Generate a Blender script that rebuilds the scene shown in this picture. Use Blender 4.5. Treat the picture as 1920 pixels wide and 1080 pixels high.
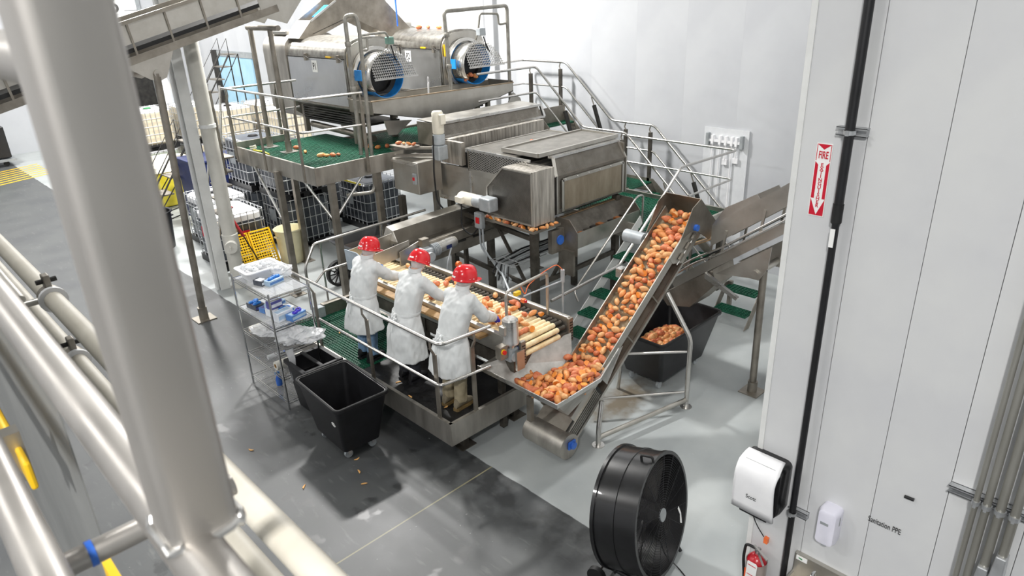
import bpy, bmesh, math, random
from mathutils import Vector as V, Matrix, noise
D = bpy.data; S = bpy.context.scene; COL = S.collection
random.seed(7); R = math.radians; PI = math.pi
for o in list(D.objects): D.objects.remove(o)

# ------------------------------------------------------------------ camera
cd = D.cameras.new('camera'); cam = D.objects.new('camera', cd); COL.objects.link(cam); S.camera = cam
YAW, PITCH, ROLL, FPX = R(46.5947), R(23.039), R(-2.272), 1309.83
fw = V((math.cos(YAW)*math.cos(PITCH), math.sin(YAW)*math.cos(PITCH), -math.sin(PITCH)))
rt = V((math.sin(YAW), -math.cos(YAW), 0)); up = rt.cross(fw)
r2 = math.cos(ROLL)*rt + math.sin(ROLL)*up; u2 = -math.sin(ROLL)*rt + math.cos(ROLL)*up
mw = Matrix((r2, u2, -fw)).transposed().to_4x4(); mw.translation = V((0, 0, 5.0))
cam.matrix_world = mw
cd.sensor_width = 36; cd.lens = FPX/1920*36; cd.clip_start = 0.02; cd.clip_end = 200
cd.dof.use_dof = True; cd.dof.focus_distance = 9.5; cd.dof.aperture_fstop = 6.5
# ------------------------------------------------------------------ view, world, lamps
S.view_settings.view_transform = 'Standard'; S.view_settings.look = 'None'
S.view_settings.exposure = EXPOSURE = 0.62; S.view_settings.gamma = 1; S.view_settings.use_curve_mapping = False
w = D.worlds.new('world'); S.world = w; w.use_nodes = True
w.node_tree.nodes['Background'].inputs[0].default_value = (0.93, 0.96, 1, 1)
w.node_tree.nodes['Background'].inputs[1].default_value = 0.1
def lamp(x, y, p, z=8.7, sx=1.0, sy=.5, col=(1, .985, .96)):
    l = D.lights.new('high_bay_lamp', 'AREA'); l.shape = 'RECTANGLE'; l.size = sx; l.size_y = sy; l.energy = p; l.color = col
    o = D.objects.new('high_bay_lamp', l); COL.objects.link(o); o.location = (x, y, z)
for x, y, p in ((7.3, 12.9, 1000), (6.1, 20.2, 560), (7.6, 4.4, 150), (0.8, 3.4, 60), (-4.0, 9.0, 210), (-3.5, -2.0, 640), (-4.0, 18, 300), (2.0, 27, 380), (8.0, 28, 380)):
    lamp(x, y, p)

# ------------------------------------------------------------------ materials
def lin(c):
    if isinstance(c, str):
        c = [int(c[i:i+2], 16)/255 for i in (0, 2, 4)]
    return tuple((v/12.92 if v <= .04045 else ((v+.055)/1.055)**2.4) for v in c[:3]) + (1,)
MT = {}
def mat(name, c1, c2=None, rough=.5, metal=0, scale=6, bump=0, stretch=None, alpha=None, r2=None, detail=4, bscale=None, emit=None, trans=0, coat=0):
    m = D.materials.new(name); m.use_nodes = True; nt = m.node_tree; N = nt.nodes; L = nt.links
    b = N['Principled BSDF']; b.inputs['Roughness'].default_value = rough; b.inputs['Metallic'].default_value = metal
    b.inputs['Coat Weight'].default_value = coat
    b.inputs['Transmission Weight'].default_value = trans
    b.inputs['Base Color'].default_value = lin(c1)
    tc = N.new('ShaderNodeTexCoord'); mp = N.new('ShaderNodeMapping'); L.new(tc.outputs['Object'], mp.inputs[0])
    if stretch: mp.inputs['Scale'].default_value = stretch
    nz = N.new('ShaderNodeTexNoise'); nz.inputs['Scale'].default_value = scale; nz.inputs['Detail'].default_value = detail
    nz.inputs['Roughness'].default_value = .6
    L.new(mp.outputs[0], nz.inputs['Vector'])
    if c2:
        rp = N.new('ShaderNodeValToRGB'); rp.color_ramp.elements[0].position = .34; rp.color_ramp.elements[1].position = .66
        rp.color_ramp.elements[0].color = lin(c1); rp.color_ramp.elements[1].color = lin(c2)
        L.new(nz.outputs[0], rp.inputs[0]); L.new(rp.outputs[0], b.inputs['Base Color'])
    if r2 is not None:
        mr = N.new('ShaderNodeMapRange'); mr.inputs['From Min'].default_value = .35; mr.inputs['From Max'].default_value = .65
        mr.inputs['To Min'].default_value = rough; mr.inputs['To Max'].default_value = r2
        L.new(nz.outputs[0], mr.inputs[0]); L.new(mr.outputs[0], b.inputs['Roughness'])
    if bump:
        n2 = nz
        if bscale:
            n2 = N.new('ShaderNodeTexNoise'); n2.inputs['Scale'].default_value = bscale; L.new(mp.outputs[0], n2.inputs['Vector'])
        bp = N.new('ShaderNodeBump'); bp.inputs['Strength'].default_value = bump; bp.inputs['Distance'].default_value = .01
        L.new(n2.outputs[0], bp.inputs['Height']); L.new(bp.outputs[0], b.inputs['Normal'])
    if alpha is not None: b.inputs['Alpha'].default_value = alpha
    MT[name] = m
    return m
def holes(name, c1, c2, ax, pitch, wire, rough=.45, metal=.9, kind='diamond', ratio=.55):
    """perforated or expanded sheet: real openings in a fine sheet, pattern in the plane of two axes"""
    m = mat(name, c1, c2, rough, metal, 5); nt = m.node_tree; N = nt.nodes; L = nt.links
    tc = [n for n in N if n.type == 'TEX_COORD'][0]; sp = N.new('ShaderNodeSeparateXYZ'); L.new(tc.outputs['Object'], sp.inputs[0])
    def mth(op, a, b=None):
        n = N.new('ShaderNodeMath'); n.operation = op
        for i, v in ((0, a), (1, b)):
            if v is None: continue
            if isinstance(v, (int, float)): n.inputs[i].default_value = v
            else: L.new(v, n.inputs[i])
        return n.outputs[0]
    u = mth('DIVIDE', sp.outputs[ax[0]], pitch); v = mth('DIVIDE', sp.outputs[ax[1]], pitch*ratio)
    if kind == 'diamond': p, q = mth('ADD', u, v), mth('SUBTRACT', u, v)
    else: p, q = u, v
    def cell(t): return mth('GREATER_THAN', mth('ABSOLUTE', mth('SUBTRACT', mth('FRACT', t), .5)), .5-wire)
    solid = mth('MAXIMUM', cell(p), cell(q))
    L.new(solid, N['Principled BSDF'].inputs['Alpha'])
    return m
STEEL = mat('stainless', 'b4b0a8', 'c6c3bc', .33, .92, 3, .06, (1, 1, 1), r2=.45)
STEELB = mat('bright_stainless', 'cfcdc8', 'dedddb', .24, .95, 4, r2=.34)
STEELD = mat('worn_stainless', '847e75', 'a39d93', .42, .85, 3.5, .08, r2=.55)
STEELK = mat('grimy_steel', '4b4741', '6d6860', .5, .7, 4, .1)
STEELW = mat('water_marked_stainless', 'a09b93', 'c2beb6', .38, .85, 5, .05, (1, 1, .25), r2=.5)
STEELG = mat('streaked_stainless', '989289', 'd6d1c8', .42, .85, 18, .05, (1, 1, .08), r2=.52)
TUBE = mat('polished_tube', 'c2bfba', 'd2d0cc', .26, .95, 6)
GALV = mat('galvanised_wire', 'b9bbbd', 'd0d2d4', .4, .8, 9)
CHROME = mat('chrome_wire', 'd6d6d6', 'e4e4e4', .16, 1, 5)
IRON = mat('dark_iron', '2c2b2a', '403e3b', .55, .5, 6)
BLK = mat('black_plastic', '141416', '1e1e21', .42, 0, 7, .05)
BLKG = mat('black_gloss_enamel', '0f0f10', '19191b', .3, .0, 7, coat=.3)
RUB = mat('black_rubber', '101011', '191919', .6, 0, 8, .1)
MATB = mat('wet_black_mat', '0d0d0e', '181819', .42, 0, 16, .25, r2=.6, bscale=60)
WHITE = mat('white_plastic', 'e8e8ea', 'f2f2f3', .35, 0, 4)
WPAINT = mat('white_paint', 'd9dad8', 'e4e5e3', .45, 0, 3)
CREAM = mat('cream_enamel', 'e6e1cf', 'efeadb', .35, 0, 5)
BEIGE = mat('beige_pipe', 'c8c2b4', 'd8d3c6', .5, 0, 4, .04)
GREY = mat('grey_enamel', '8e9396', 'a2a6a8', .45, .1, 6)
LGREY = mat('cast_grey', 'a2a8ac', 'b7bcbf', .45, .3, 8)
GREEN = mat('green_grating', '0f4a35', '1b6148', .5, 0, 9)
BLUE = mat('blue_plastic', '1d84d8', '2f97e6', .35, 0, 6)
BLUED = mat('blue_bearing', '2458b8', '3c74cf', .4, 0, 6)
NAVY = mat('navy_plastic', '141f4c', '1c2a5c', .5, 0, 4)
RED = mat('red_plastic', 'c5141c', 'd8232b', .3, 0, 5)
YEL = mat('yellow_plastic', 'e3b311', 'f0c52c', .45, 0, 6)
YELP = mat('pale_yellow', 'd9c52a', 'e8d84c', .5, 0, 4)
ORG = mat('orange_plastic', 'ef6a2c', 'f7834a', .45, 0, 6)
RUST = mat('rusty_brown', '7a4a26', 'a5693a', .7, .2, 10, .2)
WOOD = mat('wet_plank', '8a6c45', 'b08c5b', .6, 0, 5, stretch=(1, 8, 8))
PAPER = mat('white_print', 'f0f0ee', None, .6)
INK = mat('black_ink', '161616', None, .6)
REDP = mat('red_print', 'c8102e', None, .5)
GRNP = mat('green_print', '2e8a4c', None, .5)
ORGP = mat('orange_print', 'e8643a', None, .5)
# ------------------------------------------------------------------ mesh helpers
WL = {}
class MB:
    def __init__(s): s.v = []; s.f = []; s.mi = []; s.M = None; s.m = 0
    def add(s, vs, fs):
        n = len(s.v)
        for p in vs:
            p = V(p)
            if s.M: p = s.M @ p
            s.v.append(p)
        for f in fs: s.f.append([i+n for i in f]); s.mi.append(s.m)
        return s
    def hexa(s, p):
        return s.add(p, [(0, 3, 2, 1), (4, 5, 6, 7), (0, 1, 5, 4), (1, 2, 6, 5), (2, 3, 7, 6), (3, 0, 4, 7)])
    def box(s, x0, x1, y0, y1, z0, z1):
        return s.hexa([(x0, y0, z0), (x1, y0, z0), (x1, y1, z0), (x0, y1, z0), (x0, y0, z1), (x1, y0, z1), (x1, y1, z1), (x0, y1, z1)])
    def taper(s, b, t, z0, z1):   # (x0,x1,y0,y1) bottom and top
        return s.hexa([(b[0], b[2], z0), (b[1], b[2], z0), (b[1], b[3], z0), (b[0], b[3], z0), (t[0], t[2], z1), (t[1], t[2], z1), (t[1], t[3], z1), (t[0], t[3], z1)])
    def beam(s, p, q, w, h=None, upv=(0, 0, 1)):
        h = h or w; p, q = V(p), V(q); d = (q-p).normalized(); u = V(upv)
        if abs(d.dot(u)) > .98: u = V((1, 0, 0))
        sd = d.cross(u).normalized(); u = sd.cross(d)
        a, b = sd*w/2, u*h/2
        return s.hexa([p-a-b, p+a-b, q+a-b, q-a-b, p-a+b, p+a+b, q+a+b, q-a+b])
    def plate(s, pts, vec):       # polygon pts extruded by vec
        n = len(pts); vec = V(vec); P = [V(p) for p in pts]
        return s.add(P+[p+vec for p in P], [tuple(range(n))[::-1], tuple(range(n, 2*n))]+[(i, (i+1) % n, n+(i+1) % n, n+i) for i in range(n)])
    def loft(s, rings, cap=True):
        n = len(rings[0]); vs = [p for r in rings for p in r]; fs = []
        for k in range(len(rings)-1):
            for i in range(n):
                j = (i+1) % n; fs.append((k*n+i, k*n+j, (k+1)*n+j, (k+1)*n+i))
        if cap: fs.append(tuple(range(n))[::-1]); fs.append(tuple(range((len(rings)-1)*n, len(rings)*n)))
        return s.add(vs, fs)
    def tube(s, pts, r, n=10, cap=True, radii=None):
        P = [V(p) for p in pts]; rings = []; ref = None
        for i, p in enumerate(P):
            if i == 0: d = P[1]-p
            elif i == len(P)-1: d = p-P[i-1]
            else: d = (P[i+1]-p).normalized()+(p-P[i-1]).normalized()
            d = d.normalized() if d.length > 1e-9 else V((0, 0, 1))
            if ref is None: ref = V((0, 0, 1)) if abs(d.z) < .9 else V((1, 0, 0))
            a = d.cross(ref)
            if a.length < 1e-4: a = d.cross(V((0, 1, 0)))
            a.normalize(); b = a.cross(d).normalized(); ref = b
            k = 1.0
            if 0 < i < len(P)-1:
                c = (P[i+1]-p).normalized().dot((p-P[i-1]).normalized()); k = 1/max(.5, math.sqrt((1+c)/2))
            rr = (radii[i] if radii else r)
            rings.append([p+(a*math.cos(2*PI*j/n)+b*math.sin(2*PI*j/n))*rr for j in range(n)])
        return s.loft(rings, cap)
    def cyl(s, p, q, r, n=16, r2=None): return s.tube([p, q], r, n, radii=[r, r if r2 is None else r2])
    def lathe(s, prof, c=(0, 0, 0), n=24, ax='z', cap=False):
        rings = []
        for r, z in prof:
            ring = []
            for j in range(n):
                a = 2*PI*j/n; x, y = r*math.cos(a), r*math.sin(a)
                p = {'z': (x, y, z), 'y': (y, z, x), 'x': (z, x, y)}[ax]
                ring.append(V(c)+V(p))
            rings.append(ring)
        return s.loft(rings, cap)
    def ball(s, c, r, n=12, sc=(1, 1, 1)):
        c = V(c); rings = []
        for i in range(1, n):
            t = PI*i/n-PI/2
            rings.append([c+V((math.cos(t)*math.cos(2*PI*j/(2*n))*r*sc[0], math.cos(t)*math.sin(2*PI*j/(2*n))*r*sc[1], math.sin(t)*r*sc[2])) for j in range(2*n)])
        return s.loft(rings, True)
    def build(s, name, mt, parent=None, smooth=False, bev=0, keep=False):
        c = V((0, 0, 0)) if keep or not s.v else (V((min(p.x for p in s.v), min(p.y for p in s.v), min(p.z for p in s.v)))+V((max(p.x for p in s.v), max(p.y for p in s.v), max(p.z for p in s.v))))/2
        me = D.meshes.new(name); me.from_pydata([p-c for p in s.v], [], s.f); me.update()
        bm = bmesh.new(); bm.from_mesh(me); bmesh.ops.recalc_face_normals(bm, faces=bm.faces); bm.to_mesh(me); bm.free()
        for m_ in (mt if isinstance(mt, (list, tuple)) else [mt]): me.materials.append(m_)
        if isinstance(mt, (list, tuple)): me.polygons.foreach_set('material_index', s.mi)
        if smooth:
            me.polygons.foreach_set('use_smooth', [True]*len(me.polygons))
            try: me.set_sharp_from_angle(angle=R(42))
            except Exception: pass
        o = D.objects.new(name, me); COL.objects.link(o); put(o, c, parent)
        if bev:
            b = o.modifiers.new('bevel', 'BEVEL'); b.width = bev; b.segments = 2; b.limit_method = 'ANGLE'
        return o
def put(o, c, parent=None):
    WL[o.name] = V(c)
    if parent: o.parent = parent; o.location = V(c)-WL[parent.name]
    else: o.location = V(c)
def tag(o, label, cat, group=None, kind=None):
    if label: o['label'] = label
    if cat: o['category'] = cat
    if group: o['group'] = group
    if kind: o['kind'] = kind
    return o
def T(name, label, cat, loc=(0, 0, 0), group=None, kind=None):
    o = D.objects.new(name, None); COL.objects.link(o); o.empty_display_size = .1; put(o, loc); return tag(o, label, cat, group, kind)
def ST(o): o['kind'] = 'structure'; return o
def kids(o): return [c for c in D.objects if c.parent is o]
def dup(o, loc, label=None, group=None, parent=None, rz=None):
    c = o.copy(); COL.objects.link(c)
    if parent is None: put(c, loc)
    else: c.parent = parent; WL[c.name] = WL[parent.name]+c.location
    if label: c['label'] = label
    if group: c['group'] = group
    if rz is not None: c.rotation_euler = (0, 0, rz)
    for k in kids(o): dup(k, None, None, None, c)
    return c
def q(pts, name, mt, parent, r, n=10, **k): return MB().tube(pts, r, n).build(name, mt, parent, True, **k)
def bend(pts, rad=.08, k=5):
    """polyline with rounded corners"""
    P = [V(p) for p in pts]; out = [P[0]]
    for i in range(1, len(P)-1):
        a, b = (P[i-1]-P[i]), (P[i+1]-P[i]); t = min(rad, a.length*.45, b.length*.45)
        s0, s1 = P[i]+a.normalized()*t, P[i]+b.normalized()*t
        for j in range(k+1):
            u = j/k; out.append(s0*(1-u)**2+P[i]*2*u*(1-u)+s1*u*u)
    return out+[P[-1]]
def grate(x0, x1, y0, y1, z, name, mt, parent, p=.05, w=.010, h=.03):
    m = MB(); n = int((x1-x0)/p)
    for i in range(n+1):
        x = x0+(x1-x0)*i/n; m.box(x-w/2, x+w/2, y0, y1, z-h, z)
    n = int((y1-y0)/p)
    for i in range(n+1):
        y = y0+(y1-y0)*i/n; m.box(x0, x1, y-w/2, y+w/2, z-h, z-.001)
    return m.build(name, mt, parent)
def text(s, name, size, mt, M, parent=None, extr=.0008, bold=False, sx=1, spacing=1, lines=None):
    cu = D.curves.new(name, 'FONT'); cu.body = s; cu.size = size; cu.extrude = extr; cu.align_x = 'CENTER'; cu.align_y = 'CENTER'
    cu.space_character = spacing
    if lines: cu.space_line = lines
    if bold: cu.offset = size*.018
    o = D.objects.new(name, cu); COL.objects.link(o)
    dg = bpy.context.evaluated_depsgraph_get(); me = D.meshes.new_from_object(o.evaluated_get(dg)); D.objects.remove(o)
    me.transform(Matrix.Diagonal((sx, 1, 1, 1))); me.transform(M.to_3x3().to_4x4()); me.materials.clear(); me.materials.append(mt)
    o = D.objects.new(name, me); COL.objects.link(o); put(o, M.translation, parent); return o
WALLX = Matrix(((0, 0, -1, 0), (-1, 0, 0, 0), (0, 1, 0, 0), (0, 0, 0, 1)))   # text upright on a face looking to -X
def at(Mx, p): m = Mx.copy(); m.translation = V(p); return m
# ------------------------------------------------------------------ the room
def floor_material():
    m = mat('epoxy_floor', '484a4c', '575959', .45, 0, 1.1, .04, r2=.52, detail=8); nt = m.node_tree; N = nt.nodes; L = nt.links
    b = N['Principled BSDF']; base = b.inputs['Base Color'].links[0].from_socket
    tc = [n for n in N if n.type == 'TEX_COORD'][0]; sp = N.new('ShaderNodeSeparateXYZ'); L.new(tc.outputs['Object'], sp.inputs[0])
    def mth(op, a, c=None):
        n = N.new('ShaderNodeMath'); n.operation = op; n.use_clamp = False
        for i, v in ((0, a), (1, c)):
            if v is None: continue
            if isinstance(v, (int, float)): n.inputs[i].default_value = v
            else: L.new(v, n.inputs[i])
        return n.outputs[0]
    def nse(sc, det=5):
        n = N.new('ShaderNodeTexNoise'); n.inputs['Scale'].default_value = sc; n.inputs['Detail'].default_value = det; L.new(tc.outputs['Object'], n.inputs['Vector']); return n.outputs[0]
    def mix(f, a, c):
        n = N.new('ShaderNodeMix'); n.data_type = 'RGBA'; L.new(f, n.inputs[0])
        for i, v in ((6, a), (7, c)):
            if isinstance(v, tuple): n.inputs[i].default_value = v
            else: L.new(v, n.inputs[i])
        return n.outputs[2]
    def ramp(v, lo, hi):
        n = N.new('ShaderNodeMapRange'); n.inputs['From Min'].default_value = lo; n.inputs['From Max'].default_value = hi; L.new(v, n.inputs[0]); return n.outputs[0]
    # pale painted lane beyond x = 4.28, its own two greys
    rp = N.new('ShaderNodeValToRGB'); rp.color_ramp.elements[0].position = .3; rp.color_ramp.elements[1].position = .7
    rp.color_ramp.elements[0].color = lin('979c9d'); rp.color_ramp.elements[1].color = lin('b0b4b3'); L.new(nse(.9, 8), rp.inputs[0])
    edge = mth('ADD', sp.outputs[0], mth('MULTIPLY', mth('SUBTRACT', nse(3), .5), .05))
    col = mix(ramp(edge, 4.275, 4.285), base, rp.outputs[0])
    # scuffs and pale scrape marks
    sc = N.new('ShaderNodeTexNoise'); sc.inputs['Scale'].default_value = 1; sc.inputs['Detail'].default_value = 9; mp = N.new('ShaderNodeMapping')
    mp.inputs['Scale'].default_value = (14, 3, 1); L.new(tc.outputs['Object'], mp.inputs[0]); L.new(mp.outputs[0], sc.inputs['Vector'])
    col = mix(mth('MULTIPLY', ramp(sc.outputs[0], .60, .72), .16), col, lin('9a9a98'))
    col = mix(mth('MULTIPLY', ramp(nse(26, 2), .70, .74), mth('MULTIPLY', ramp(nse(1.6), .5, .62), .4)), col, lin('c9c9c6'))
    # dark wet splashes with a shape of their own
    wet = mth('MULTIPLY', ramp(nse(2.3, 6), .63, .67), mth('LESS_THAN', sp.outputs[0], 4.28))
    wet = mth('MULTIPLY', wet, mth('LESS_THAN', sp.outputs[1], 12.5))
    col = mix(mth('MULTIPLY', wet, .62), col, lin('2c2d2e'))
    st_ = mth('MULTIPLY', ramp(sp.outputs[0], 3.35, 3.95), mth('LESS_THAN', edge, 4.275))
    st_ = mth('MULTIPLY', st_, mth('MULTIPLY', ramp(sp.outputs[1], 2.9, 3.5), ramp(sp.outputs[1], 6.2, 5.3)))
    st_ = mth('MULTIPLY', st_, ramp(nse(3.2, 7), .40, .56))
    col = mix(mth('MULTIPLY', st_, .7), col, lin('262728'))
    # brown spill under the inclined conveyor
    dx = mth('SUBTRACT', sp.outputs[0], 6.45); dy = mth('SUBTRACT', sp.outputs[1], 4.75)
    rr = mth('SQRT', mth('ADD', mth('MULTIPLY', mth('MULTIPLY', dx, dx), 1.0), mth('MULTIPLY', mth('MULTIPLY', dy, dy), 5.0)))
    sp_ = mth('MULTIPLY', ramp(mth('ADD', rr, mth('MULTIPLY', mth('SUBTRACT', nse(5, 8), .5), 1.3)), .75, .25), .8)
    col = mix(sp_, col, lin('6b5a3e'))
    # saw-cut joints
    j = mth('LESS_THAN', mth('ABSOLUTE', mth('SUBTRACT', sp.outputs[1], 4.98)), .009)
    j = mth('MULTIPLY', j, mth('LESS_THAN', sp.outputs[0], 4.28))
    col = mix(mth('MULTIPLY', j, .8), col, lin('8f8a6c'))
    L.new(col, b.inputs['Base Color'])
    rg = b.inputs['Roughness'].links[0].from_socket
    rn = N.new('ShaderNodeMix'); rn.data_type = 'FLOAT'; L.new(wet, rn.inputs[0]); L.new(rg, rn.inputs[2]); rn.inputs[3].default_value = .38
    L.new(rn.outputs[0], b.inputs['Roughness'])
    return m
FLOOR = floor_material()
ST(MB().box(-7, 11.7, -7, 34, -.2, 0).build('floor', FLOOR, keep=True))
WALLM = mat('white_wall_panel', 'b9bbbf', 'c1c3c6', .45, 0, .8, .02)  # same paint as the near panels; darker tone offsets the lamplight
WALLB = mat('white_wall_panel_near', 'cbccce', 'd3d4d4', .5, 0, 1.2, .02)
wb = ST(MB().box(11.72, 12, 1.5, 34, 0, 9.2).build('wall_back', WALLM))
y = 1.87
k = 0
while y < 31.9:       # insulated panels, each 1.12 m wide, with hairline joints
    MB().box(11.70, 11.73, y+.0003, min(y+1.12, 32)-.0003, 0, 9.2).build('panel', WALLM, wb); y += 1.12
ST(MB().box(-7, 11.7, 32, 32.3, 0, 9.2).build('wall_left', WALLM))
ST(MB().box(-7.3, -7, -7, 34, 0, 9.2).build('wall_front', WALLM)); ST(MB().box(-7.3, 4.225, -7.3, -7, 0, 9.2).build('wall_side', GREY))
ST(MB().box(-7, 12, -7, 34, 9.2, 9.4).build('ceiling', WPAINT))
wr = ST(MB().box(4.225, 11.7, -7, 1.868, 0, 9.2).build('wall_right', WALLB))
for y0, y1 in ((1.462, 1.87), (1.058, 1.458), (.667, 1.054), (.27, .663), (-.13, .266), (-.53, -.134), (-.93, -.534)):
    MB().box(4.2, 4.23, y0, y1, 0, 9.2).build('panel', WALLB, wr)
MB().box(4.192, 4.2, 1.835, 1.873, 0, 9.2).build('corner_trim', WPAINT, wr)
# painted column beside the tanks: an H section and its base
cl = ST(MB().box(4.40, 4.58, 12.82, 12.845, 0, 9.2).build('column', WPAINT))
MB().box(4.40, 4.58, 12.62, 12.645, 0, 9.2).build('flange', WPAINT, cl)
MB().box(4.483, 4.497, 12.645, 12.82, 0, 9.2).build('web', WPAINT, cl)
MB().box(4.352, 4.40, 12.69, 12.77, 0, 9.2).build('cable_duct', WPAINT, cl)
# dock door in the far wall, half raised
dm = T('door_1', None, None, (8.6, 32, 0)); dm['kind'] = 'structure'; dm['label'] = 'raised white dock door with a number above a dark opening'
MB().box(7.2, 10.2, 31.9, 31.98, 0, 2.35).build('opening', IRON, dm)  # dark slab in place of a hole, the unlit inside as colour
for k in range(5):
    MB().box(7.2, 10.2, 31.86, 31.92, 2.36+k*.62, 2.96+k*.62).build('door_panel', WHITE, dm, bev=.01)
for x in (7.08, 10.2): MB().box(x, x+.14, 31.84, 31.98, 0, 5.6).build('door_track', GREY, dm)
PLY = Matrix(((1, 0, 0, 0), (0, 0, -1, 0), (0, 1, 0, 0), (0, 0, 0, 1)))
MB().box(9.02, 9.72, 31.85, 31.86, 4.72, 5.35).build('number_plate', PAPER, dm)
text('6', 'number', .75, INK, at(PLY, (9.37, 31.846, 5.02)), dm, bold=True)
# blue cooler door in the back wall
bd = ST(MB().box(11.6, 11.69, 25.4, 28.3, .1, 3.1).build('door_2', mat('sky_blue_door', '9cc4dc', 'aacfe4', .5, 0, 2)))
MB().box(11.56, 11.7, 28.3, 28.8, .0, 3.3).build('door_frame', IRON, bd); MB().box(11.58, 11.7, 25.3, 28.8, 3.1, 3.3).build('door_head', GREY, bd)
MB().box(11.55, 11.6, 26.0, 27.9, 1.3, 1.33).build('kick_rail', GREY, bd)
# ------------------------------------------------------------------ on the near right wall
p = T('vertical_conduit', 'thick black pipe running down the near white wall beside the fire sign', 'pipe', (4.13, 1.54, 0))
q([(4.14, 1.535, 0), (4.14, 1.54, 3.66)], 'lower_pipe', BLK, p, .022, 14); q([(4.14, 1.54, 3.65), (4.14, 1.54, 9)], 'upper_pipe', BLK, p, .027, 14)
q([(4.14, 1.54, 3.655), (4.14, 1.54, 3.77)], 'coupling', RUB, p, .031, 14)
MB().box(4.112, 4.116, 1.528, 1.556, 3.505, 3.62).build('sticker', PAPER, p)
for i, (z, a, b_) in enumerate(((4.19, 1.625, 1.453), (1.47, 1.58, 1.44))):
    st = T('strut_clamp', ['short steel strut channel holding the black pipe above the fire sign', 'short steel strut channel holding the black pipe beside the towel dispenser'][i], 'bracket', (4.2, 1.54, z), 'pipe clamps on the near wall')
    m = MB(); m.box(4.158, 4.2, b_, a, z-.024, z-.02); m.box(4.158, 4.2, b_, a, z+.02, z+.024); m.box(4.194, 4.2, b_, a, z-.024, z+.024); m.box(4.158, 4.161, b_, a, z-.024, z-.012); m.box(4.158, 4.161, b_, a, z+.012, z+.024)
    m.build('channel', GALV, st); MB().lathe([(.031, -.012), (.034, -.012), (.034, .012), (.031, .012)], (4.14, 1.54, z), 14).build('pipe_strap', GALV, st, True)
    MB().box(4.10, 4.112, 1.53, 1.55, z-.015, z+.015).build('bolt', GALV, st)
# fire extinguisher sign (18 x 4 inch)
sg = tag(MB().box(4.195, 4.2, 1.643, 1.737, 3.655, 4.10).build('fire_sign', PAPER), 'red and white sign reading FIRE EXTINGUISHER with a downward arrow', 'sign')
def pl(pts, name, mt, par, x=4.1945, t=.0006): return MB().plate([(x, a, b_) for a, b_ in pts], (-t, 0, 0)).build(name, mt, par)
L0, R0, TOP, BOT = 1.733, 1.647, 4.096, 3.660; MY = 1.69
pl([(L0, TOP), (R0, TOP), (MY, TOP-.032)], 'notch', REDP, sg)
pl([(L0, TOP), (L0+.0, TOP-.10), (L0-.004, TOP-.10), (L0-.004, TOP-.006)], 'edge', REDP, sg); pl([(R0, TOP), (R0, TOP-.10), (R0+.004, TOP-.10), (R0+.004, TOP-.006)], 'edge', REDP, sg)
for sgn, e in ((1, L0), (-1, R0)):
    pl([(e, TOP-.105), (MY+sgn*.024, TOP-.125), (MY+sgn*.024, BOT+.105), (e, BOT+.105)], 'side_band', REDP, sg)
    pl([(e, BOT+.105), (MY+sgn*.043, BOT+.105), (MY, BOT+.004), (MY, BOT), (e, BOT)] if sgn > 0 else [(e, BOT+.105), (MY-.043, BOT+.105), (MY, BOT+.004), (MY, BOT), (e, BOT)], 'corner_band', REDP, sg)
text('FIRE', 'lettering', .062, REDP, at(WALLX, (4.1935, MY, TOP-.066)), sg, bold=True, sx=.52)
for i, c in enumerate('EXTINGUISHER'):
    text(c, 'letter', .030, REDP, at(WALLX, (4.1935, MY, TOP-.125-i*.0228)), sg, bold=True, sx=1.05)
# towel dispenser
td = T('towel_dispenser', 'white and black wall dispenser for paper towels above the extinguisher', 'dispenser', (4.2, 1.77, 1.38))
def rrect(y0, y1, z0, z1, r, k=5):
    pts = []
    for cy, cz, a0 in ((y1-r, z1-r, 0), (y0+r, z1-r, 90), (y0+r, z0+r, 180), (y1-r, z0+r, 270)):
        for j in range(k+1):
            a = R(a0+90*j/k); pts.append((cy+r*math.cos(a), cz+r*math.sin(a)))
    return pts
def shell(prof, y0, y1, z0, z1, r):   # prof: (x, inset, drop)
    return [[(x, a, b_) for a, b_ in rrect(y0+i, y1-i, z0+i*.6+(d if d > 0 else 0), z1-i*.6, max(.004, r-i*.3))] for x, i, d in prof]
MB().loft(shell([(4.2, .005, 0), (4.09, 0, 0), (4.03, .010, 0)], 1.60, 1.93, 1.42, 1.85, .05)).build('back_case', BLKG, td, True)
m = MB(); rows = []
for i in range(13):
    t = i/12; z = 1.43+.445*(1-(1-t)**1.6)**.9; x = 3.975-.022*math.sin(PI*min(1, t*1.25))+max(0, t-.5)**1.8*.50
    hw = .160-.010*math.sin(PI*t)-.022*max(0, t-.75)/.25
    rows.append([(x, 1.765+hw*s_, z) for s_ in (-1, -.85, -.5, 0, .5, .85, 1)])
vs = [p_ for r_ in rows for p_ in r_]; fs = [(i*7+j, i*7+j+1, (i+1)*7+j+1, (i+1)*7+j) for i in range(12) for j in range(6)]
m.add(vs, fs); fr = m.build('front_cover', WHITE, td, True); sd = fr.modifiers.new('thick', 'SOLIDIFY'); sd.thickness = .016; sd.offset = -1
text('Scott', 'lettering', .046, INK, at(WALLX, (3.938, 1.765, 1.60)), td, sx=.8)
MB().box(4.0, 4.1, 1.66, 1.87, 1.395, 1.423).build('paper_slot', BLK, td)
tag(q(bend([(4.17, 1.86, 1.43), (4.17, 1.86, 1.3), (4.18, 1.80, 1.17), (4.19, 1.74, 1.09)], .05), 'power_cord', BLK, None, .004, 6), 'thin black cord hanging below the towel dispenser', 'cord')
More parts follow.
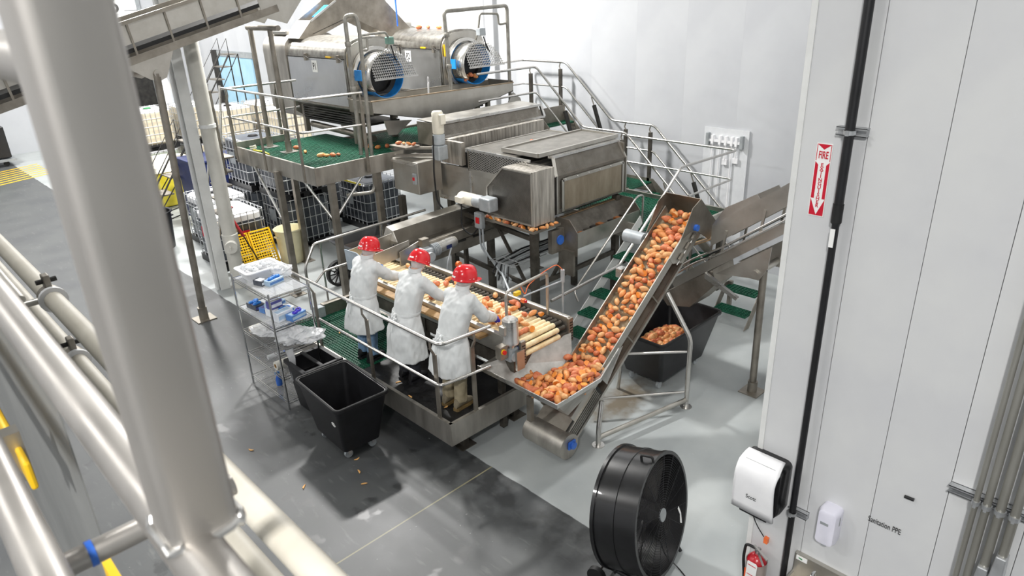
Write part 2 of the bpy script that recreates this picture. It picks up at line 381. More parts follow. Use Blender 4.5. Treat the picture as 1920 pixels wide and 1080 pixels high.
# soap dispenser
sp_ = T('soap_dispenser', 'small pale lilac soap dispenser on the near white wall', 'dispenser', (4.2, 1.285, 1.37))
SOAP = mat('lilac_white_plastic', 'dcdbe8', 'e6e5f0', .35, 0, 3)
MB().loft(shell([(4.2, .004, 0), (4.13, 0, 0), (4.09, .012, 0), (4.085, .03, 0)], 1.215, 1.355, 1.37, 1.665, .035)).build('case', SOAP, sp_, True)
MB().box(4.082, 4.087, 1.268, 1.322, 1.545, 1.565).build('window', GREY, sp_); MB().box(4.11, 4.15, 1.27, 1.30, 1.35, 1.372).build('nozzle', LGREY, sp_)
MB().box(4.13, 4.145, 1.2135, 1.2165, 1.55, 1.62).build('side_window', GREY, sp_)
o = text('Sanitation PPE', 'wall_lettering', .062, INK, at(WALLX, (4.194, .963, 1.675)), sx=.57); tag(o, 'black lettering reading Sanitation PPE on the near wall', 'lettering')
m = MB(); m.cyl((4.19, .885, 1.960), (4.19, .830, 1.962), .011, 10); tag(m.build('wall_marker', BLK, None, True), 'short black peg stuck on the wall above the lettering', 'peg')
# strut with four conduits
st = T('strut_rail', 'long horizontal steel strut rail carrying four conduits at the right edge', 'bracket', (4.18, .4, 2.16))
m = MB(); z = 2.17
m.box(4.15, 4.2, -.6, .665, z-.024, z-.02); m.box(4.15, 4.2, -.6, .665, z+.02, z+.024); m.box(4.194, 4.2, -.6, .665, z-.024, z+.024); m.box(4.15, 4.153, -.6, .665, z-.024, z-.012); m.box(4.15, 4.153, -.6, .665, z+.012, z+.024)
m.build('channel', GALV, st)
CND = mat('galvanised_conduit', '9a9890', 'b2b0a9', .45, .7, 5, stretch=(1, 1, .2))
for i, (y, r_) in enumerate(((.512, .016), (.458, .021), (.392, .024), (.322, .024))):
    cn = T('wall_conduit', ['leftmost and thinnest of the four steel conduits at the right edge', 'second steel conduit from the left at the right edge', 'third steel conduit from the left at the right edge', 'rightmost of the four steel conduits at the right edge'][i], 'conduit', (4.11, y, 0), 'steel conduits on the near wall')
    q([(4.12, y, 0), (4.12, y, 9)], 'pipe', CND, cn, r_, 14)
    MB().lathe([(r_, -.014), (r_+.006, -.014), (r_+.006, .014), (r_, .014)], (4.12, y, 2.17), 14).build('strap', GALV, cn, True)
    MB().box(4.085, 4.10, y-.008, y+.008, 2.15, 2.19).build('strap_bolt', GALV, cn)
    if i in (2, 3): MB().taper((4.06, 4.17, y-.035, y+.035), (4.08, 4.16, y-.027, y+.027), 1.72-.12*(i == 2), 1.90-.12*(i == 2)).build('junction_body', GALV, cn, bev=.008)
# hand sink
sk = T('hand_sink', 'stainless wall sink with gooseneck tap at the bottom right', 'sink', (4.2, 1.28, .8))
MB().box(4.165, 4.2, 1.09, 1.485, .80, 1.125).build('backsplash', STEEL, sk, bev=.004)
m = MB(); m.box(3.76, 3.775, 1.09, 1.485, .80, .955); m.box(3.76, 4.17, 1.09, 1.105, .80, .955); m.box(3.76, 4.17, 1.47, 1.485, .80, .955); m.box(3.76, 4.17, 1.09, 1.485, .795, .805); m.build('basin', STEEL, sk)
MB().box(3.74, 4.17, 1.08, 1.495, .955, .968).build('rim', STEELB, sk) if False else None
MB().box(4.1605, 4.166, 1.39, 1.47, 1.075, 1.112).build('notice', PAPER, sk); pl([(1.452, 1.10), (1.452, 1.092), (1.425, 1.085), (1.425, 1.098)], 'green_mark', GRNP, sk, 4.1600)
q(bend([(4.12, 1.30, .86), (4.12, 1.30, 1.06), (4.09, 1.30, 1.12), (4.03, 1.30, 1.13), (3.98, 1.30, 1.06), (3.98, 1.30, 1.0)], .05, 6), 'tap', CHROME, sk, .011, 12)
for y in (1.25, 1.35): MB().cyl((4.13, y, 1.0), (4.08, y, 1.0), .014, 12).build('tap_handle', CHROME, sk, True)
# fire extinguisher
EXR = mat('extinguisher_red', 'a5121f', 'b51a28', .28, 0, 5, coat=.4)
fe = T('fire_extinguisher', 'red fire extinguisher with inspection tag hanging at the wall corner', 'extinguisher', (4.11, 1.74, .5))
MB().lathe([(.001, .50), (.07, .50), (.076, .52), (.076, .90), (.068, .94), (.045, .965), (.028, .975), (.028, .985), (.001, .985)], (4.11, 1.735, 0), 24).build('cylinder', EXR, fe, True)
MB().lathe([(.0765, .74), (.078, .74), (.078, .92), (.0765, .92)], (4.11, 1.735, 0), 24).build('label_band', mat('clear_label', '9c8f8a', 'b5a9a2', .3), fe, True)
MB().cyl((4.11, 1.735, .98), (4.11, 1.735, 1.03), .022, 14).build('valve', CHROME, fe, True)
MB().beam((4.11, 1.77, 1.04), (4.07, 1.64, 1.005), .018, .012).build('carry_handle', STEELB, fe); MB().beam((4.11, 1.75, 1.02), (4.07, 1.665, .93), .018, .01).build('lever', STEELB, fe)
q(bend([(4.11, 1.76, 1.02), (4.10, 1.83, 1.03), (4.09, 1.835, .9), (4.09, 1.815, .74), (4.07, 1.79, .62)], .05), 'hose', RUB, fe, .011, 10)
MB().lathe([(.078, .66), (.081, .66), (.081, .685), (.078, .685)], (4.11, 1.735, 0), 24).build('strap', RUB, fe, True)
MB().plate([(4.026, 1.765, .955), (4.026, 1.77, .945), (4.026, 1.775, .78), (4.026, 1.695, .775), (4.026, 1.69, .94), (4.026, 1.70, .955)], (-.0015, 0, 0)).build('inspection_tag', PAPER, fe)
MB().plate([(4.0285, 1.788, .87), (4.0285, 1.785, .77), (4.0285, 1.74, .765), (4.0285, 1.74, .87)], (-.001, 0, 0)).build('orange_tag', ORGP, fe)
for z in (.925, .835): MB().plate([(4.0242, 1.765, z), (4.0242, 1.765, z-.007), (4.0242, 1.70, z-.009), (4.0242, 1.70, z-.002)], (-.0005, 0, 0)).build('tag_print', REDP, fe)
MB().box(4.17, 4.2, 1.70, 1.73, 1.05, 1.10).build('wall_hook', ORG, fe)
# ------------------------------------------------------------------ guard rails helper
def guard(name, label, top, mids, posts, foot, r=.021, group=None, flat=True, pmat=STEELD):
    """top: list of points, mids: list of polylines, posts: (x, y, ztop, nx, ny) with a cranked flat-bar foot at z foot"""
    g = T(name, label, 'guard rail', (posts[0][0], posts[0][1], foot), group)
    q(bend(top, .09), 'top_rail', TUBE, g, r, 12)
    for mm in mids: q(bend(mm, .07), 'mid_rail', TUBE, g, r*.86, 12)
    for x, y, zt, nx, ny in posts:
        m = MB(); off = V((nx, ny, 0))*.05
        m.beam(V((x, y, foot))+off, V((x, y, zt-.20))+off, .055 if flat else .04, .022 if flat else .04, (nx, ny, 0))
        m.beam(V((x, y, zt-.21))+off, V((x, y, zt-.11)), .035, .018, (nx, ny, 0)); m.beam((x, y, zt-.115), (x, y, zt-.012), .022, .016, (nx, ny, 0))
        m.build('post', pmat, g)
    return g
# ------------------------------------------------------------------ sorting platform (lower deck)
pf = T('sorting_platform', 'low stainless work platform the three sorters stand on', 'platform', (4, 5.32, 0))
FX, FY, DZ = 4.0, 5.32, .50
def fascia(par, p, q_, z0, z1, t=.012, lip=.05, inward=(1, 0)):
    m = MB(); p, q_ = V((*p, 0)), V((*q_, 0)); n = V((*inward, 0))
    m.beam(p+V((0, 0, (z0+z1)/2)), q_+V((0, 0, (z0+z1)/2)), t, z1-z0)
    m.beam(p+n*lip/2+V((0, 0, z0+.006)), q_+n*lip/2+V((0, 0, z0+.006)), lip, .012); m.beam(p+n*.02+V((0, 0, z1-.004)), q_+n*.02+V((0, 0, z1-.004)), .035, .008)
    return m.build('fascia', STEELW, par)
fascia(pf, (FX, FY), (FX, 9.25), .26, .55); fascia(pf, (FX, FY), (5.3, FY), .26, .55, inward=(0, 1)); fascia(pf, (5.3, FY), (5.3, 9.25), .26, .5, inward=(-1, 0)); fascia(pf, (FX, 9.25), (5.3, 9.25), .26, .5, inward=(0, -1))
MB().box(4.02, 5.28, 5.34, 7.22, .47, .50).build('rubber_mat', MATB, pf)
for y0 in (7.24, 8.24): grate(4.02, 5.28, y0, y0+.98, .5, 'grating_panel', GREEN, pf, .042, .008)
for k in range(5): MB().box(4.0, 5.3, 5.6+k*.9, 5.66+k*.9, .36, .46).build('joist', STEELK, pf)
for x, y in ((4.35, 5.55), (4.35, 8.9), (5.2, 5.55), (5.2, 8.9)):
    MB().box(x-.045, x+.045, y-.045, y+.045, .012, .46).build('leg', STEELK, pf); MB().box(x-.11, x+.11, y-.11, y+.11, 0, .012).build('foot_plate', STEELK, pf)
guard('platform_guard_rail', 'stainless guard rail along the near side of the sorting platform',
      [(3.95, 9.05, 1.57), (3.95, 5.33, 1.57), (4.62, 5.27, 1.57)],
      [[(3.95, 7.95, 1.05), (3.95, 5.38, 1.05), (4.62, 5.30, 1.05)]],
      [(3.96, 8.12, 1.57, 1, 0), (3.96, 6.85, 1.57, 1, 0), (3.96, 5.52, 1.57, 1, 0), (4.40, 5.29, 1.57, 0, 1)], .33)
# kick plate box and the guard rail at the far end of the platform
kb = tag(MB().box(4.62, 6.2, 9.1, 9.2, .5, .68).build('kick_plate', STEELD), 'long steel kick plate lying at the far end of the green grating', 'kick plate')
MB().box(4.5, 4.63, 9.08, 9.22, .5, .66).build('end_cap', LGREY, kb)
g = T('end_guard_rail', 'cranked guard rail crossing behind the leftmost sorter', 'guard rail', (4.7, 9.3, .5))
q(bend([(4.55, 9.36, .55), (4.55, 9.36, 1.25), (4.76, 9.38, 1.57), (6.9, 9.38, 1.60)], .06), 'top_rail', TUBE, g, .021, 12)
q(bend([(4.68, 9.36, .95), (4.86, 9.37, 1.10), (6.9, 9.38, 1.12)], .06), 'mid_rail', TUBE, g, .018, 12)
MB().tube([(4.88, 9.42, .55), (4.88, 9.42, 1.4), (4.88, 9.38, 1.56)], .016, 8).build('post', STEELB, g, True); MB().tube([(6.0, 9.42, .55), (6.0, 9.42, 1.4), (6.0, 9.38, 1.58)], .016, 8).build('post', STEELB, g, True)
# ------------------------------------------------------------------ roller sorting table
rtb = T('roller_table', 'roller sorting conveyor with cream rollers carrying orange tubers', 'conveyor', (5.3, 6.8, .5))
RZ = 1.30; RX0, RX1 = 4.92, 5.70
FOAM = mat('cream_roller_foam', 'd9bd8b', 'efdcb4', .7, 0, 14, .25)
ro = None
n_r = 44
for i in range(n_r+2):
    y = 5.17+i*.0765; z = RZ-.033
    if i == 0: y, z = 5.105, RZ-.075
    if i == 1: y, z = 5.085, RZ-.155
    if i > 1: y = 5.17+(i-2)*.0765
    if ro is None:
        ro = MB().tube([(RX0+.02, y, z), (RX0+.05, y, z), (RX0+.06, y, z), (RX1-.15, y, z), (RX1-.14, y, z), (RX1-.02, y, z)], .03, 12, radii=[.026, .026, .033, .033, .026, .026])
        ro.mi = [0]*len(ro.f)
        for fi, f in enumerate(ro.f):
            xs = [ro.v[k].x for k in f]
            if min(xs) > RX0+.045 and max(xs) < RX1-.135: ro.mi[fi] = 1
        first = ro.build('roller', [STEELK, FOAM], rtb, True); WL0 = V(WL[first.name]); y00, z00 = y, z
    else:
        c = first.copy(); COL.objects.link(c); put(c, WL0+V((0, y-y00, z-z00)), rtb)
Yend = 5.17+n_r*.0765
for nm, x0, x1, zt in (('near_frame', RX0-.05, RX0+.01, RZ+.03), ('far_frame', RX1-.01, RX1+.05, RZ+.06)):
    m = MB(); m.box(x0, x1, 5.06, Yend+.05, RZ-.22, zt); m.build(nm, STEEL, rtb, bev=.012)
for x0, x1 in ((RX1-.02, RX1+.055), (RX0-.055, RX0+.02)):
    e = MB().box(x0, x1, 5.03, 5.075, RZ-.26, RZ+.05).build('end_plate', STEELD, rtb, bev=.006)
    for k in range(7): MB().box(x0+.012, x1-.012, 5.027, 5.031, RZ-.23+k*.036, RZ-.215+k*.036).build('louvre_slot', IRON, e)
m = MB(); m.box(RX0-.02, RX1+.02, 5.2, Yend, RZ-.42, RZ-.25); m.build('under_pan', STEELK, rtb)
m = MB(); m.box(4.74, RX0-.05, 5.6, 8.4, RZ-.06, RZ-.03); m.build('worktop', WOOD, rtb)
for x in (RX0, RX1):
    for y in (5.45, 6.9, 8.3): MB().box(x-.035, x+.035, y-.035, y+.035, .02, RZ-.2).build('leg', STEELK, rtb)
for z in (.7,): MB().box(RX1-.02, RX1+.02, 5.45, 8.3, z, z+.05).build('stretcher', STEELK, rtb)
# arch with emergency stop cord over the end of the table
ar = T('cable_arch', 'bent tube arch with orange pull cord over the roller table end', 'arch', (5.3, 5.35, 1.3))
q(bend([(RX0+.02, 5.33, 1.28), (RX0+.02, 5.33, 1.86), (RX1-.02, 5.38, 1.87), (RX1-.02, 5.38, 1.3)], .07), 'arch_tube', STEEL, ar, .019, 12)
q([(RX1+.17, 5.30, .9), (RX1+.17, 5.30, 1.78)], 'side_pipe', LGREY, ar, .013, 10); MB().cyl((RX1+.17, 5.30, 1.70), (RX1+.17, 5.30, 1.86), .026, 12).build('junction', LGREY, ar, True)
q([(5.25, 5.36, 1.70), (RX1+.17, 5.30, 1.72)], 'cross_pipe', LGREY, ar, .010, 8)
q(bend([(5.20, 5.35, 1.84), (5.24, 5.32, 1.72), (5.30, 5.34, 1.82), (5.6, 5.37, 1.895), (5.8, 5.33, 1.95), (RX1+.17, 5.30, 1.86)], .06), 'pull_cord', ORG, ar, .005, 6)
MB().box(5.19, 5.24, 5.30, 5.36, 1.64, 1.69).build('pull_switch', ORG, ar, bev=.01); MB().box(5.08, 5.17, 5.31, 5.36, 1.76, 1.81).build('switch_cover', YEL, ar, bev=.008); MB().cyl((5.215, 5.30, 1.665), (5.215, 5.28, 1.665), .018, 10).build('button', RED, ar, True)
# drive of the roller table
dv = T('table_drive_motor', 'upright steel motor with red stop switch at the roller table end', 'motor', (4.75, 5.2, 1.1))
mx, my = 4.80, 5.13
MB().lathe([(.001, 1.65), (.07, 1.65), (.092, 1.63), (.092, 1.39), (.10, 1.37), (.10, 1.345), (.05, 1.33), (.05, 1.28), (.001, 1.28)], (mx, my, 0), 24).build('motor_body', STEELB, dv, True)
MB().box(mx-.125, mx-.06, my-.03, my+.06, 1.47, 1.58).build('terminal_box', STEEL, dv, bev=.01)
MB().box(mx-.07, mx+.07, my-.06, my+.06, 1.12, 1.29).build('gearbox', GREY, dv, bev=.025); MB().cyl((mx-.02, my-.06, 1.19), (mx-.02, my-.085, 1.19), .05, 16).build('gear_cover', LGREY, dv, True)
MB().box(mx+.06, mx+.14, my-.05, my+.05, 1.14, 1.28).build('blue_flange', BLUED, dv, bev=.015)
MB().box(mx-.02, mx+.10, my-.115, my-.085, 1.02, 1.26).build('mount_plate', STEEL, dv)
MB().box(mx-.20, mx-.09, my-.04, my+.05, 1.20, 1.36).build('switch_box', STEELD, dv, bev=.006); MB().cyl((mx-.16, my-.04, 1.30), (mx-.16, my-.052, 1.30), .032, 16).build('yellow_ring', YEL, dv, True); MB().cyl((mx-.16, my-.052, 1.30), (mx-.16, my-.075, 1.30), .024, 16).build('stop_button', RED, dv, True)
# ------------------------------------------------------------------ inclined conveyor with receiving hopper
SN, CS = math.sin(R(37.7)), math.cos(R(37.7)); IY0, IY1 = 4.45, 4.92
def IP(s, h, y): return V((5.8+s*CS-h*SN, y, 1.1+s*SN+h*CS))
ic = T('inclined_conveyor', 'steep stainless conveyor lifting orange tubers from the hopper', 'conveyor', (5.6, 4.68, 0))
for y, nm in ((IY0, 'near_side_plate'), (IY1, 'far_side_plate')):
    MB().plate([IP(-.95, 0, y), IP(2.08, 0, y), IP(2.08, -.11, y), IP(-.95, -.11, y)], (0, .012, 0)).build(nm, STEEL, ic)
    m = MB(); m.beam(IP(-1.15, -.30, y+.006), IP(1.5, -.30, y+.006), .035, .035); m.build('lower_rail', STEEL, ic)
MB().plate([IP(1.35, 0, IY0-.006), IP(2.08, 0, IY0-.006), IP(2.08, -.30, IY0-.006), IP(1.5, -.30, IY0-.006), IP(1.35, -.11, IY0-.006)], (0, .010, 0)).build('head_plate', STEEL, ic)
BELT = mat('dirty_belt', '7a6a52', '9a8a70', .6, 0, 12, .15)
MB().plate([IP(-1.2, -.07, IY0+.012), IP(-.70, -.07, IY0+.012), IP(-.70, -.08, IY0+.012), IP(-1.2, -.08, IY0+.012)], (0, IY1-IY0-.012, 0)).build('tail_cover', STEELD, ic)
MB().plate([IP(-1.1, -.10, IY0+.012), IP(2.05, -.10, IY0+.012), IP(2.05, -.12, IY0+.012), IP(-1.1, -.12, IY0+.012)], (0, IY1-IY0-.012, 0)).build('belt', BELT, ic)
MB().plate([IP(-1.1, -.29, IY0+.03), IP(1.9, -.29, IY0+.03), IP(1.9, -.30, IY0+.03), IP(-1.1, -.30, IY0+.03)], (0, IY1-IY0-.04, 0)).build('return_pan', STEELD, ic)
s = -.6
while s < 2.0:
    MB().beam(IP(s, -.085, IY0+.02), IP(s, -.085, IY1-.004), .012, .03).build('flight', BELT, ic); s += .22
for s in (-.35, .25, .85):
    MB().beam(IP(s, -.11, IY0), IP(s+.02, -.30, IY0), .02, .012, (0, 1, 0)).build('brace', STEELD, ic)
for k in range(5):
    MB().beam(IP(-1.1, -.10-.034*k, IY0-.004), IP(-.50, -.10-.034*k, IY0-.004), .008, .022, (0, 1, 0)).build('slat', STEEL, ic)
MB().plate([IP(-1.2, -.06, IY0+.006), IP(-.45, -.06, IY0+.006), IP(-.45, -.30, IY0+.006), IP(-1.2, -.30, IY0+.006)], (0, .004, 0)).build('tail_plate', IRON, ic)
tc_ = IP(-1.22, -.17, 4.68)
MB().cyl((tc_.x, 4.38, tc_.z), (tc_.x, 4.98, tc_.z), .155, 28).build('tail_drum_cover', STEELW, ic, True)
MB().cyl((tc_.x+.03, 4.375, tc_.z+.02), (tc_.x+.03, 4.33, tc_.z+.02), .045, 14).build('tail_bearing', BLUED, ic, True); MB().box(tc_.x-.03, tc_.x+.09, 4.355, 4.38, tc_.z-.03, tc_.z+.07).build('bearing_plate', BLUED, ic, bev=.01)
hb = IP(1.92, -.10, IY0-.04)
MB().cyl(hb+V((0, -.02, 0)), hb+V((0, .04, 0)), .042, 16).build('head_bearing', BLUED, ic, True)
for ds in (1.45, 1.62, 1.78): MB().beam(IP(ds, -.16, IY0-.03), IP(ds+.1, -.16, IY0-.03), .04, .03, (0, 1, 0)).build('take_up_block', STEELD, ic)
q([IP(1.38, -.17, IY0-.03), IP(1.85, -.17, IY0-.03)], 'take_up_screw', STEELB, ic, .008, 8)
# discharge hood at the head
hd = MB(); A, Bq = IP(2.0, .0, IY0-.02), IP(2.0, .0, IY1+.02)
for y in (IY0-.02, IY1+.02):
    MB().plate([IP(1.62, .02, y), IP(2.02, .16, y), IP(2.20, .12, y), V((7.98, y, 2.05)), V((7.72, y, 1.95)), IP(1.9, -.10, y)], (0, .008, 0)).build('hood_side', STEELD, ic)
MB().plate([IP(2.20, .12, IY0-.02), IP(2.20, .12, IY1+.02), V((7.98, IY1+.02, 2.05)), V((7.98, IY0-.02, 2.05))], (.006, 0, .004)).build('hood_front', STEELD, ic)
MB().cyl(IP(1.55, -.06, IY1+.04), IP(1.55, -.06, IY1+.34), .085, 20).build('drive_motor', LGREY, ic, True); MB().box(*[v for ab in zip(IP(1.5, -.3, IY1+.02), IP(1.62, -.12, IY1+.14)) for v in sorted(ab)]).build('gearbox', LGREY, ic)
a_ = IP(1.02, -.03, IY1+.03); MB().box(a_.x-.05, a_.x+.07, a_.y, a_.y+.09, a_.z-.08, a_.z+.04).build('junction_box', STEELB, ic, bev=.006)
# tubular stand
q(bend([(5.42, 4.35, .01), (5.42, 4.35, .22), IP(-.55, -.28, 4.4)], .09), 'front_stand', TUBE, ic, .03, 14)
q([(5.42, 4.35, .11), (6.82, 4.05, .11)], 'base_tube', STEEL, ic, .03, 14)
q(bend([(6.82, 4.05, .01), (6.82, 4.05, .98), IP(1.05, -.31, 4.42)], .09), 'rear_stand', TUBE, ic, .03, 14)
q([(6.60, 4.97, .01), IP(.95, -.31, 4.95)], 'back_stand', TUBE, ic, .026, 12); q([(6.80, 4.08, .80), (5.95, 4.9, .80)], 'cross_tube', TUBE, ic, .017, 10); q([(6.80, 4.08, .22), (5.80, 4.9, .22)], 'cross_tube', TUBE, ic, .017, 10)
for x, y in ((5.42, 4.35), (6.82, 4.05)): MB().cyl((x, y, 0), (x, y, .012), .075, 20).build('foot_disc', STEELB, ic, True)
# hopper: sloping plates down to the belt, folded rim
hp = T('receiving_hopper', 'wide stainless hopper at the foot of the inclined conveyor', 'hopper', (5.0, 4.7, .5))
HA, HB_, HC, HD, HE = V((4.60, 5.50, .97)), V((4.62, 4.27, .95)), V((5.36, 4.28, .95)), V((5.84, 4.40, 1.10)), V((5.70, 5.02, 1.16))
HF = V((5.15, 5.50, 1.02))
b0, b1, b2, b3 = V((5.02, 4.47, .56)), V((5.02, 4.92, .56)), V((5.6, 4.92, .86)), V((5.6, 4.47, .86))
HM = mat('scuffed_hopper_steel', 'a8a59f', 'd0cec9', .3, .9, 5, r2=.45)
for nm, pts in (('left_plate', [HA, HB_, b0, b1]), ('near_plate', [HB_, HC, HD, b3, b0]), ('far_plate', [HF, HA, b1, b2, HE])):
    m = MB(); c_ = sum((p_ for p_ in pts), V((0, 0, 0)))/len(pts); n_ = (pts[1]-pts[0]).cross(pts[2]-pts[0]).normalized()*.006; m.plate(pts, n_); m.build(nm, HM, hp)
m = MB(); m.beam(HA, HB_, .012, .05); m.beam(HB_, HC, .012, .05); m.beam(HC, HD, .012, .05); m.build('rim', STEELB, hp)
m = MB(); m.plate([HC+V((0, -.006, .02)), HD+V((0, -.006, .01)), IP(.10, -.06, 4.40), V((5.5, 4.30, .82))], (0, .006, 0)); m.build('cheek_plate', HM, hp)
for y in (4.86,): MB().box(4.78, 4.84, y-.03, y+.03, .42, .75).build('hanger', STEELD, hp)
# ------------------------------------------------------------------ transfer conveyor rising to the right
rc = T('transfer_conveyor', 'stainless conveyor climbing to the right behind the near wall corner', 'conveyor', (7.8, 4.0, 0))
def RP(x, s, h):  # along -y, rising
    return V((x, 4.75-s*CS-h*SN*0-0, 1.45+s*math.sin(R(36.5))+h))
for x, nm in ((7.58, 'near_side_plate'), (8.12, 'far_side_plate')):
    MB().plate([RP(x, .55, .42), RP(x, 3.4, .42), RP(x, 3.4, .14), RP(x, .55, .14)], (.010, 0, 0)).build(nm, STEEL, rc)
    MB().plate([RP(x, .55, .42), RP(x, .75, .56), RP(x, 1.25, .50), RP(x, 1.3, .42)], (.010, 0, 0)).build('side_wing', STEEL, rc)
    MB().plate([RP(x, 1.75, .42), RP(x, 1.95, .56), RP(x, 2.6, .50), RP(x, 2.65, .42)], (.010, 0, 0)).build('side_wing', STEEL, rc)
    MB().beam(RP(x, -.1, -.12), RP(x, 3.4, -.12), .04, .12).build('lower_beam', STEEL, rc)
    for s in (.15, .75, 1.35, 1.95, 2.55): MB().beam(RP(x-.005, s, -.12), RP(x-.005, s+.06, .24), .03, .02, (1, 0, 0)).build('upright', STEEL, rc)
MB().plate([RP(7.60, -.2, .04), RP(7.60, 3.4, .04), RP(7.60, 3.4, .02), RP(7.60, -.2, .02)], (.52, 0, 0)).build('belt', RUB, rc)
q(bend([RP(7.54, -.45, .02), RP(7.54, .25, .10), RP(7.54, .75, .04), RP(7.54, 3.4, .06)], .15), 'guide_rod', TUBE, rc, .014, 10); q(bend([RP(7.54, -.45, -.05), RP(7.54, .25, .03), RP(7.54, .75, -.03), RP(7.54, 3.4, -.01)], .15), 'guide_rod', TUBE, rc, .014, 10)
MB().plate([(7.575, 5.02, 1.05), (7.575, 4.25, 1.62), (7.575, 4.2, 1.42), (7.575, 4.55, 1.0), (7.575, 4.9, .92)], (.5, 0, 0)).build('tail_housing', STEELD, rc)
for x in (7.56, 8.13):
    MB().plate([(x, 4.20, 1.58), (x, 3.50, 2.10), (x, 3.52, 1.82), (x, 3.62, 1.64), (x, 3.75, 1.64)], (.012, 0, 0)).build('support_gusset', STEEL, rc)
    MB().box(x-.02, x+.012, 3.86, 3.89, 1.2, 1.85) if False else None
MB().cyl((7.53, 3.67, 1.72), (8.17, 3.67, 1.72), .045, 18).build('pivot_tube', STEEL, rc, True)
for x in (7.72,):
    q([(x, 3.62, .02), (x, 3.64, 1.72)], 'leg', STEELD, rc, .045, 16); MB().box(x-.13, x+.13, 3.49, 3.75, 0, .014).build('foot_plate', STEELD, rc); MB().cyl((x, 3.62, .01), (x, 3.62, .16), .062, 16).build('foot_sleeve', STEELD, rc, True)
MB().plate([(7.5, 4.32, 1.5), (7.5, 3.86, 1.32), (7.5, 3.84, 1.36), (7.5, 4.32, 1.58)], (.05, 0, 0)).build('drip_chute', STEELB, rc)
MB().plate([(7.60, 4.95, 1.66), (8.05, 4.95, 1.66), (8.05, 4.35, 1.98), (7.60, 4.35, 1.98)], (0, 0, .008)).build('feed_apron', WOOD, rc)
# stair of the transfer conveyor maintenance deck far right
ms = T('maintenance_step', 'small green-tread step unit under the transfer conveyor', 'step', (9.6, 4.8, 0))
for y in (4.55, 5.15): MB().plate([(9.2, y, .02), (9.35, y, .02), (9.75, y, .55), (9.6, y, .55)], (0, .012, 0)).build('stringer', STEELD, ms)
for k in range(2): grate(9.25+.25*k, 9.5+.25*k, 4.58, 5.13, .24+.26*k, 'tread', GREEN, ms, .05, .009, .03)
MB().box(9.7, 9.76, 4.55, 4.61, 0, .55).build('leg', STEELD, ms); MB().box(9.7, 9.76, 5.09, 5.15, 0, .55).build('leg', STEELD, ms)
# ------------------------------------------------------------------ black rolling bins
def cart(label, rim, foot, zt, zb, ang=0):
    """rim, foot: (x0,x1,y0,y1)"""
    c = T('rolling_bin', label, 'bin', ((rim[0]+rim[1])/2, (rim[2]+rim[3])/2, 0), 'black rolling bins')
    cx, cy = (rim[0]+rim[1])/2, (rim[2]+rim[3])/2
    Mz = Matrix.Translation((cx, cy, 0)) @ Matrix.Rotation(ang, 4, 'Z') @ Matrix.Translation((-cx, -cy, 0))
    def ring(b, z, r, k=4):
        return [(a, d, z) for a, d in rrect(b[0], b[1], b[2], b[3], r, k)]
    t = .012
    def ins(b, d): return (b[0]+d, b[1]-d, b[2]+d, b[3]-d)
    m = MB(); m.M = Mz
    m.loft([ring(foot, zb, .05), ring(rim, zt-.03, .06), ring(ins(rim, -.025), zt-.03, .07), ring(ins(rim, -.025), zt, .07), ring(ins(rim, t), zt, .05), ring(ins(foot, t), zb+.03, .05)])
    m.build('tub', BLK, c, True)
    m = MB(); m.M = Mz; pts = [V((a, d, zt)) for a, d in rrect(*ins(rim, -.012), .065, 5)]; m.tube(pts+[pts[0]], .016, 8, cap=False); m.build('rim', RUB, c, True)
    m = MB(); m.M = Mz; m.box(foot[0]+.05, foot[1]-.05, foot[2]+.05, foot[3]-.05, zb-.03, zb); m.build('chassis', IRON, c)
    for x in (foot[0]+.08, foot[1]-.08):
        for y in (foot[2]+.08, foot[3]-.08):
            m = MB(); m.M = Mz; m.cyl((x, y-.018, .05), (x, y+.018, .05), .05, 16); wh = m.build('caster_wheel', LGREY, c, True)
            m = MB(); m.M = Mz; m.box(x-.012, x+.03, y-.028, y-.020, .05, zb-.02); m.box(x-.012, x+.03, y+.020, y+.028, .05, zb-.02); m.box(x-.03, x+.03, y-.03, y+.03, zb-.035, zb-.015); m.build('caster_fork', GALV, c)
    return c
c1 = cart('black rolling bin in front of the wire shelf, nearly empty', (3.10, 3.76, 6.13, 7.13), (3.19, 3.67, 6.27, 6.99), .80, .13, R(-3))
MB().plate([(3.085, 6.30, .60), (3.09, 6.27, .585), (3.095, 6.25, .55), (3.095, 6.27, .545), (3.09, 6.30, .57)], (-.012, 0, .0)).build('scuff_patch', PAPER, c1)
c2 = cart('black rolling bin of waste tubers under the inclined conveyor', (6.72, 8.12, 4.38, 5.22), (6.90, 7.94, 4.50, 5.10), .80, .14)
MB().box(6.78, 6.785, 4.60, 4.90, .50, .60).build('notice_label', PAPER, c2) if False else MB().plate([(6.79, 4.83, .64), (6.79, 4.57, .64), (6.815, 4.57, .54), (6.815, 4.83, .54)], (-.004, 0, 0)).build('notice_label', PAPER, c2)
tb = T('black_tote', 'small open black tote standing between the shelf and the platform', 'tote', (3.6, 7.62, 0))
def ring_(b, z, r=.04): return [(a, d, z) for a, d in rrect(*b, r, 4)]
MB().loft([ring_((3.42, 3.80, 7.42, 7.86), .02), ring_((3.36, 3.86, 7.36, 7.90), .66), ring_((3.33, 3.89, 7.33, 7.93), .66), ring_((3.33, 3.89, 7.33, 7.93), .69), ring_((3.385, 3.835, 7.385, 7.875), .69), ring_((3.44, 3.78, 7.44, 7.84), .06)]).build('tub', BLK, tb, True)
MB().beam((3.60, 7.35, .70), (3.60, 7.91, .70), .05, .02).build('lid_bar', BLK, tb, bev=.005); MB().box(3.335, 3.885, 7.33, 7.38, .66, .72).build('handle', BLK, tb, bev=.01)
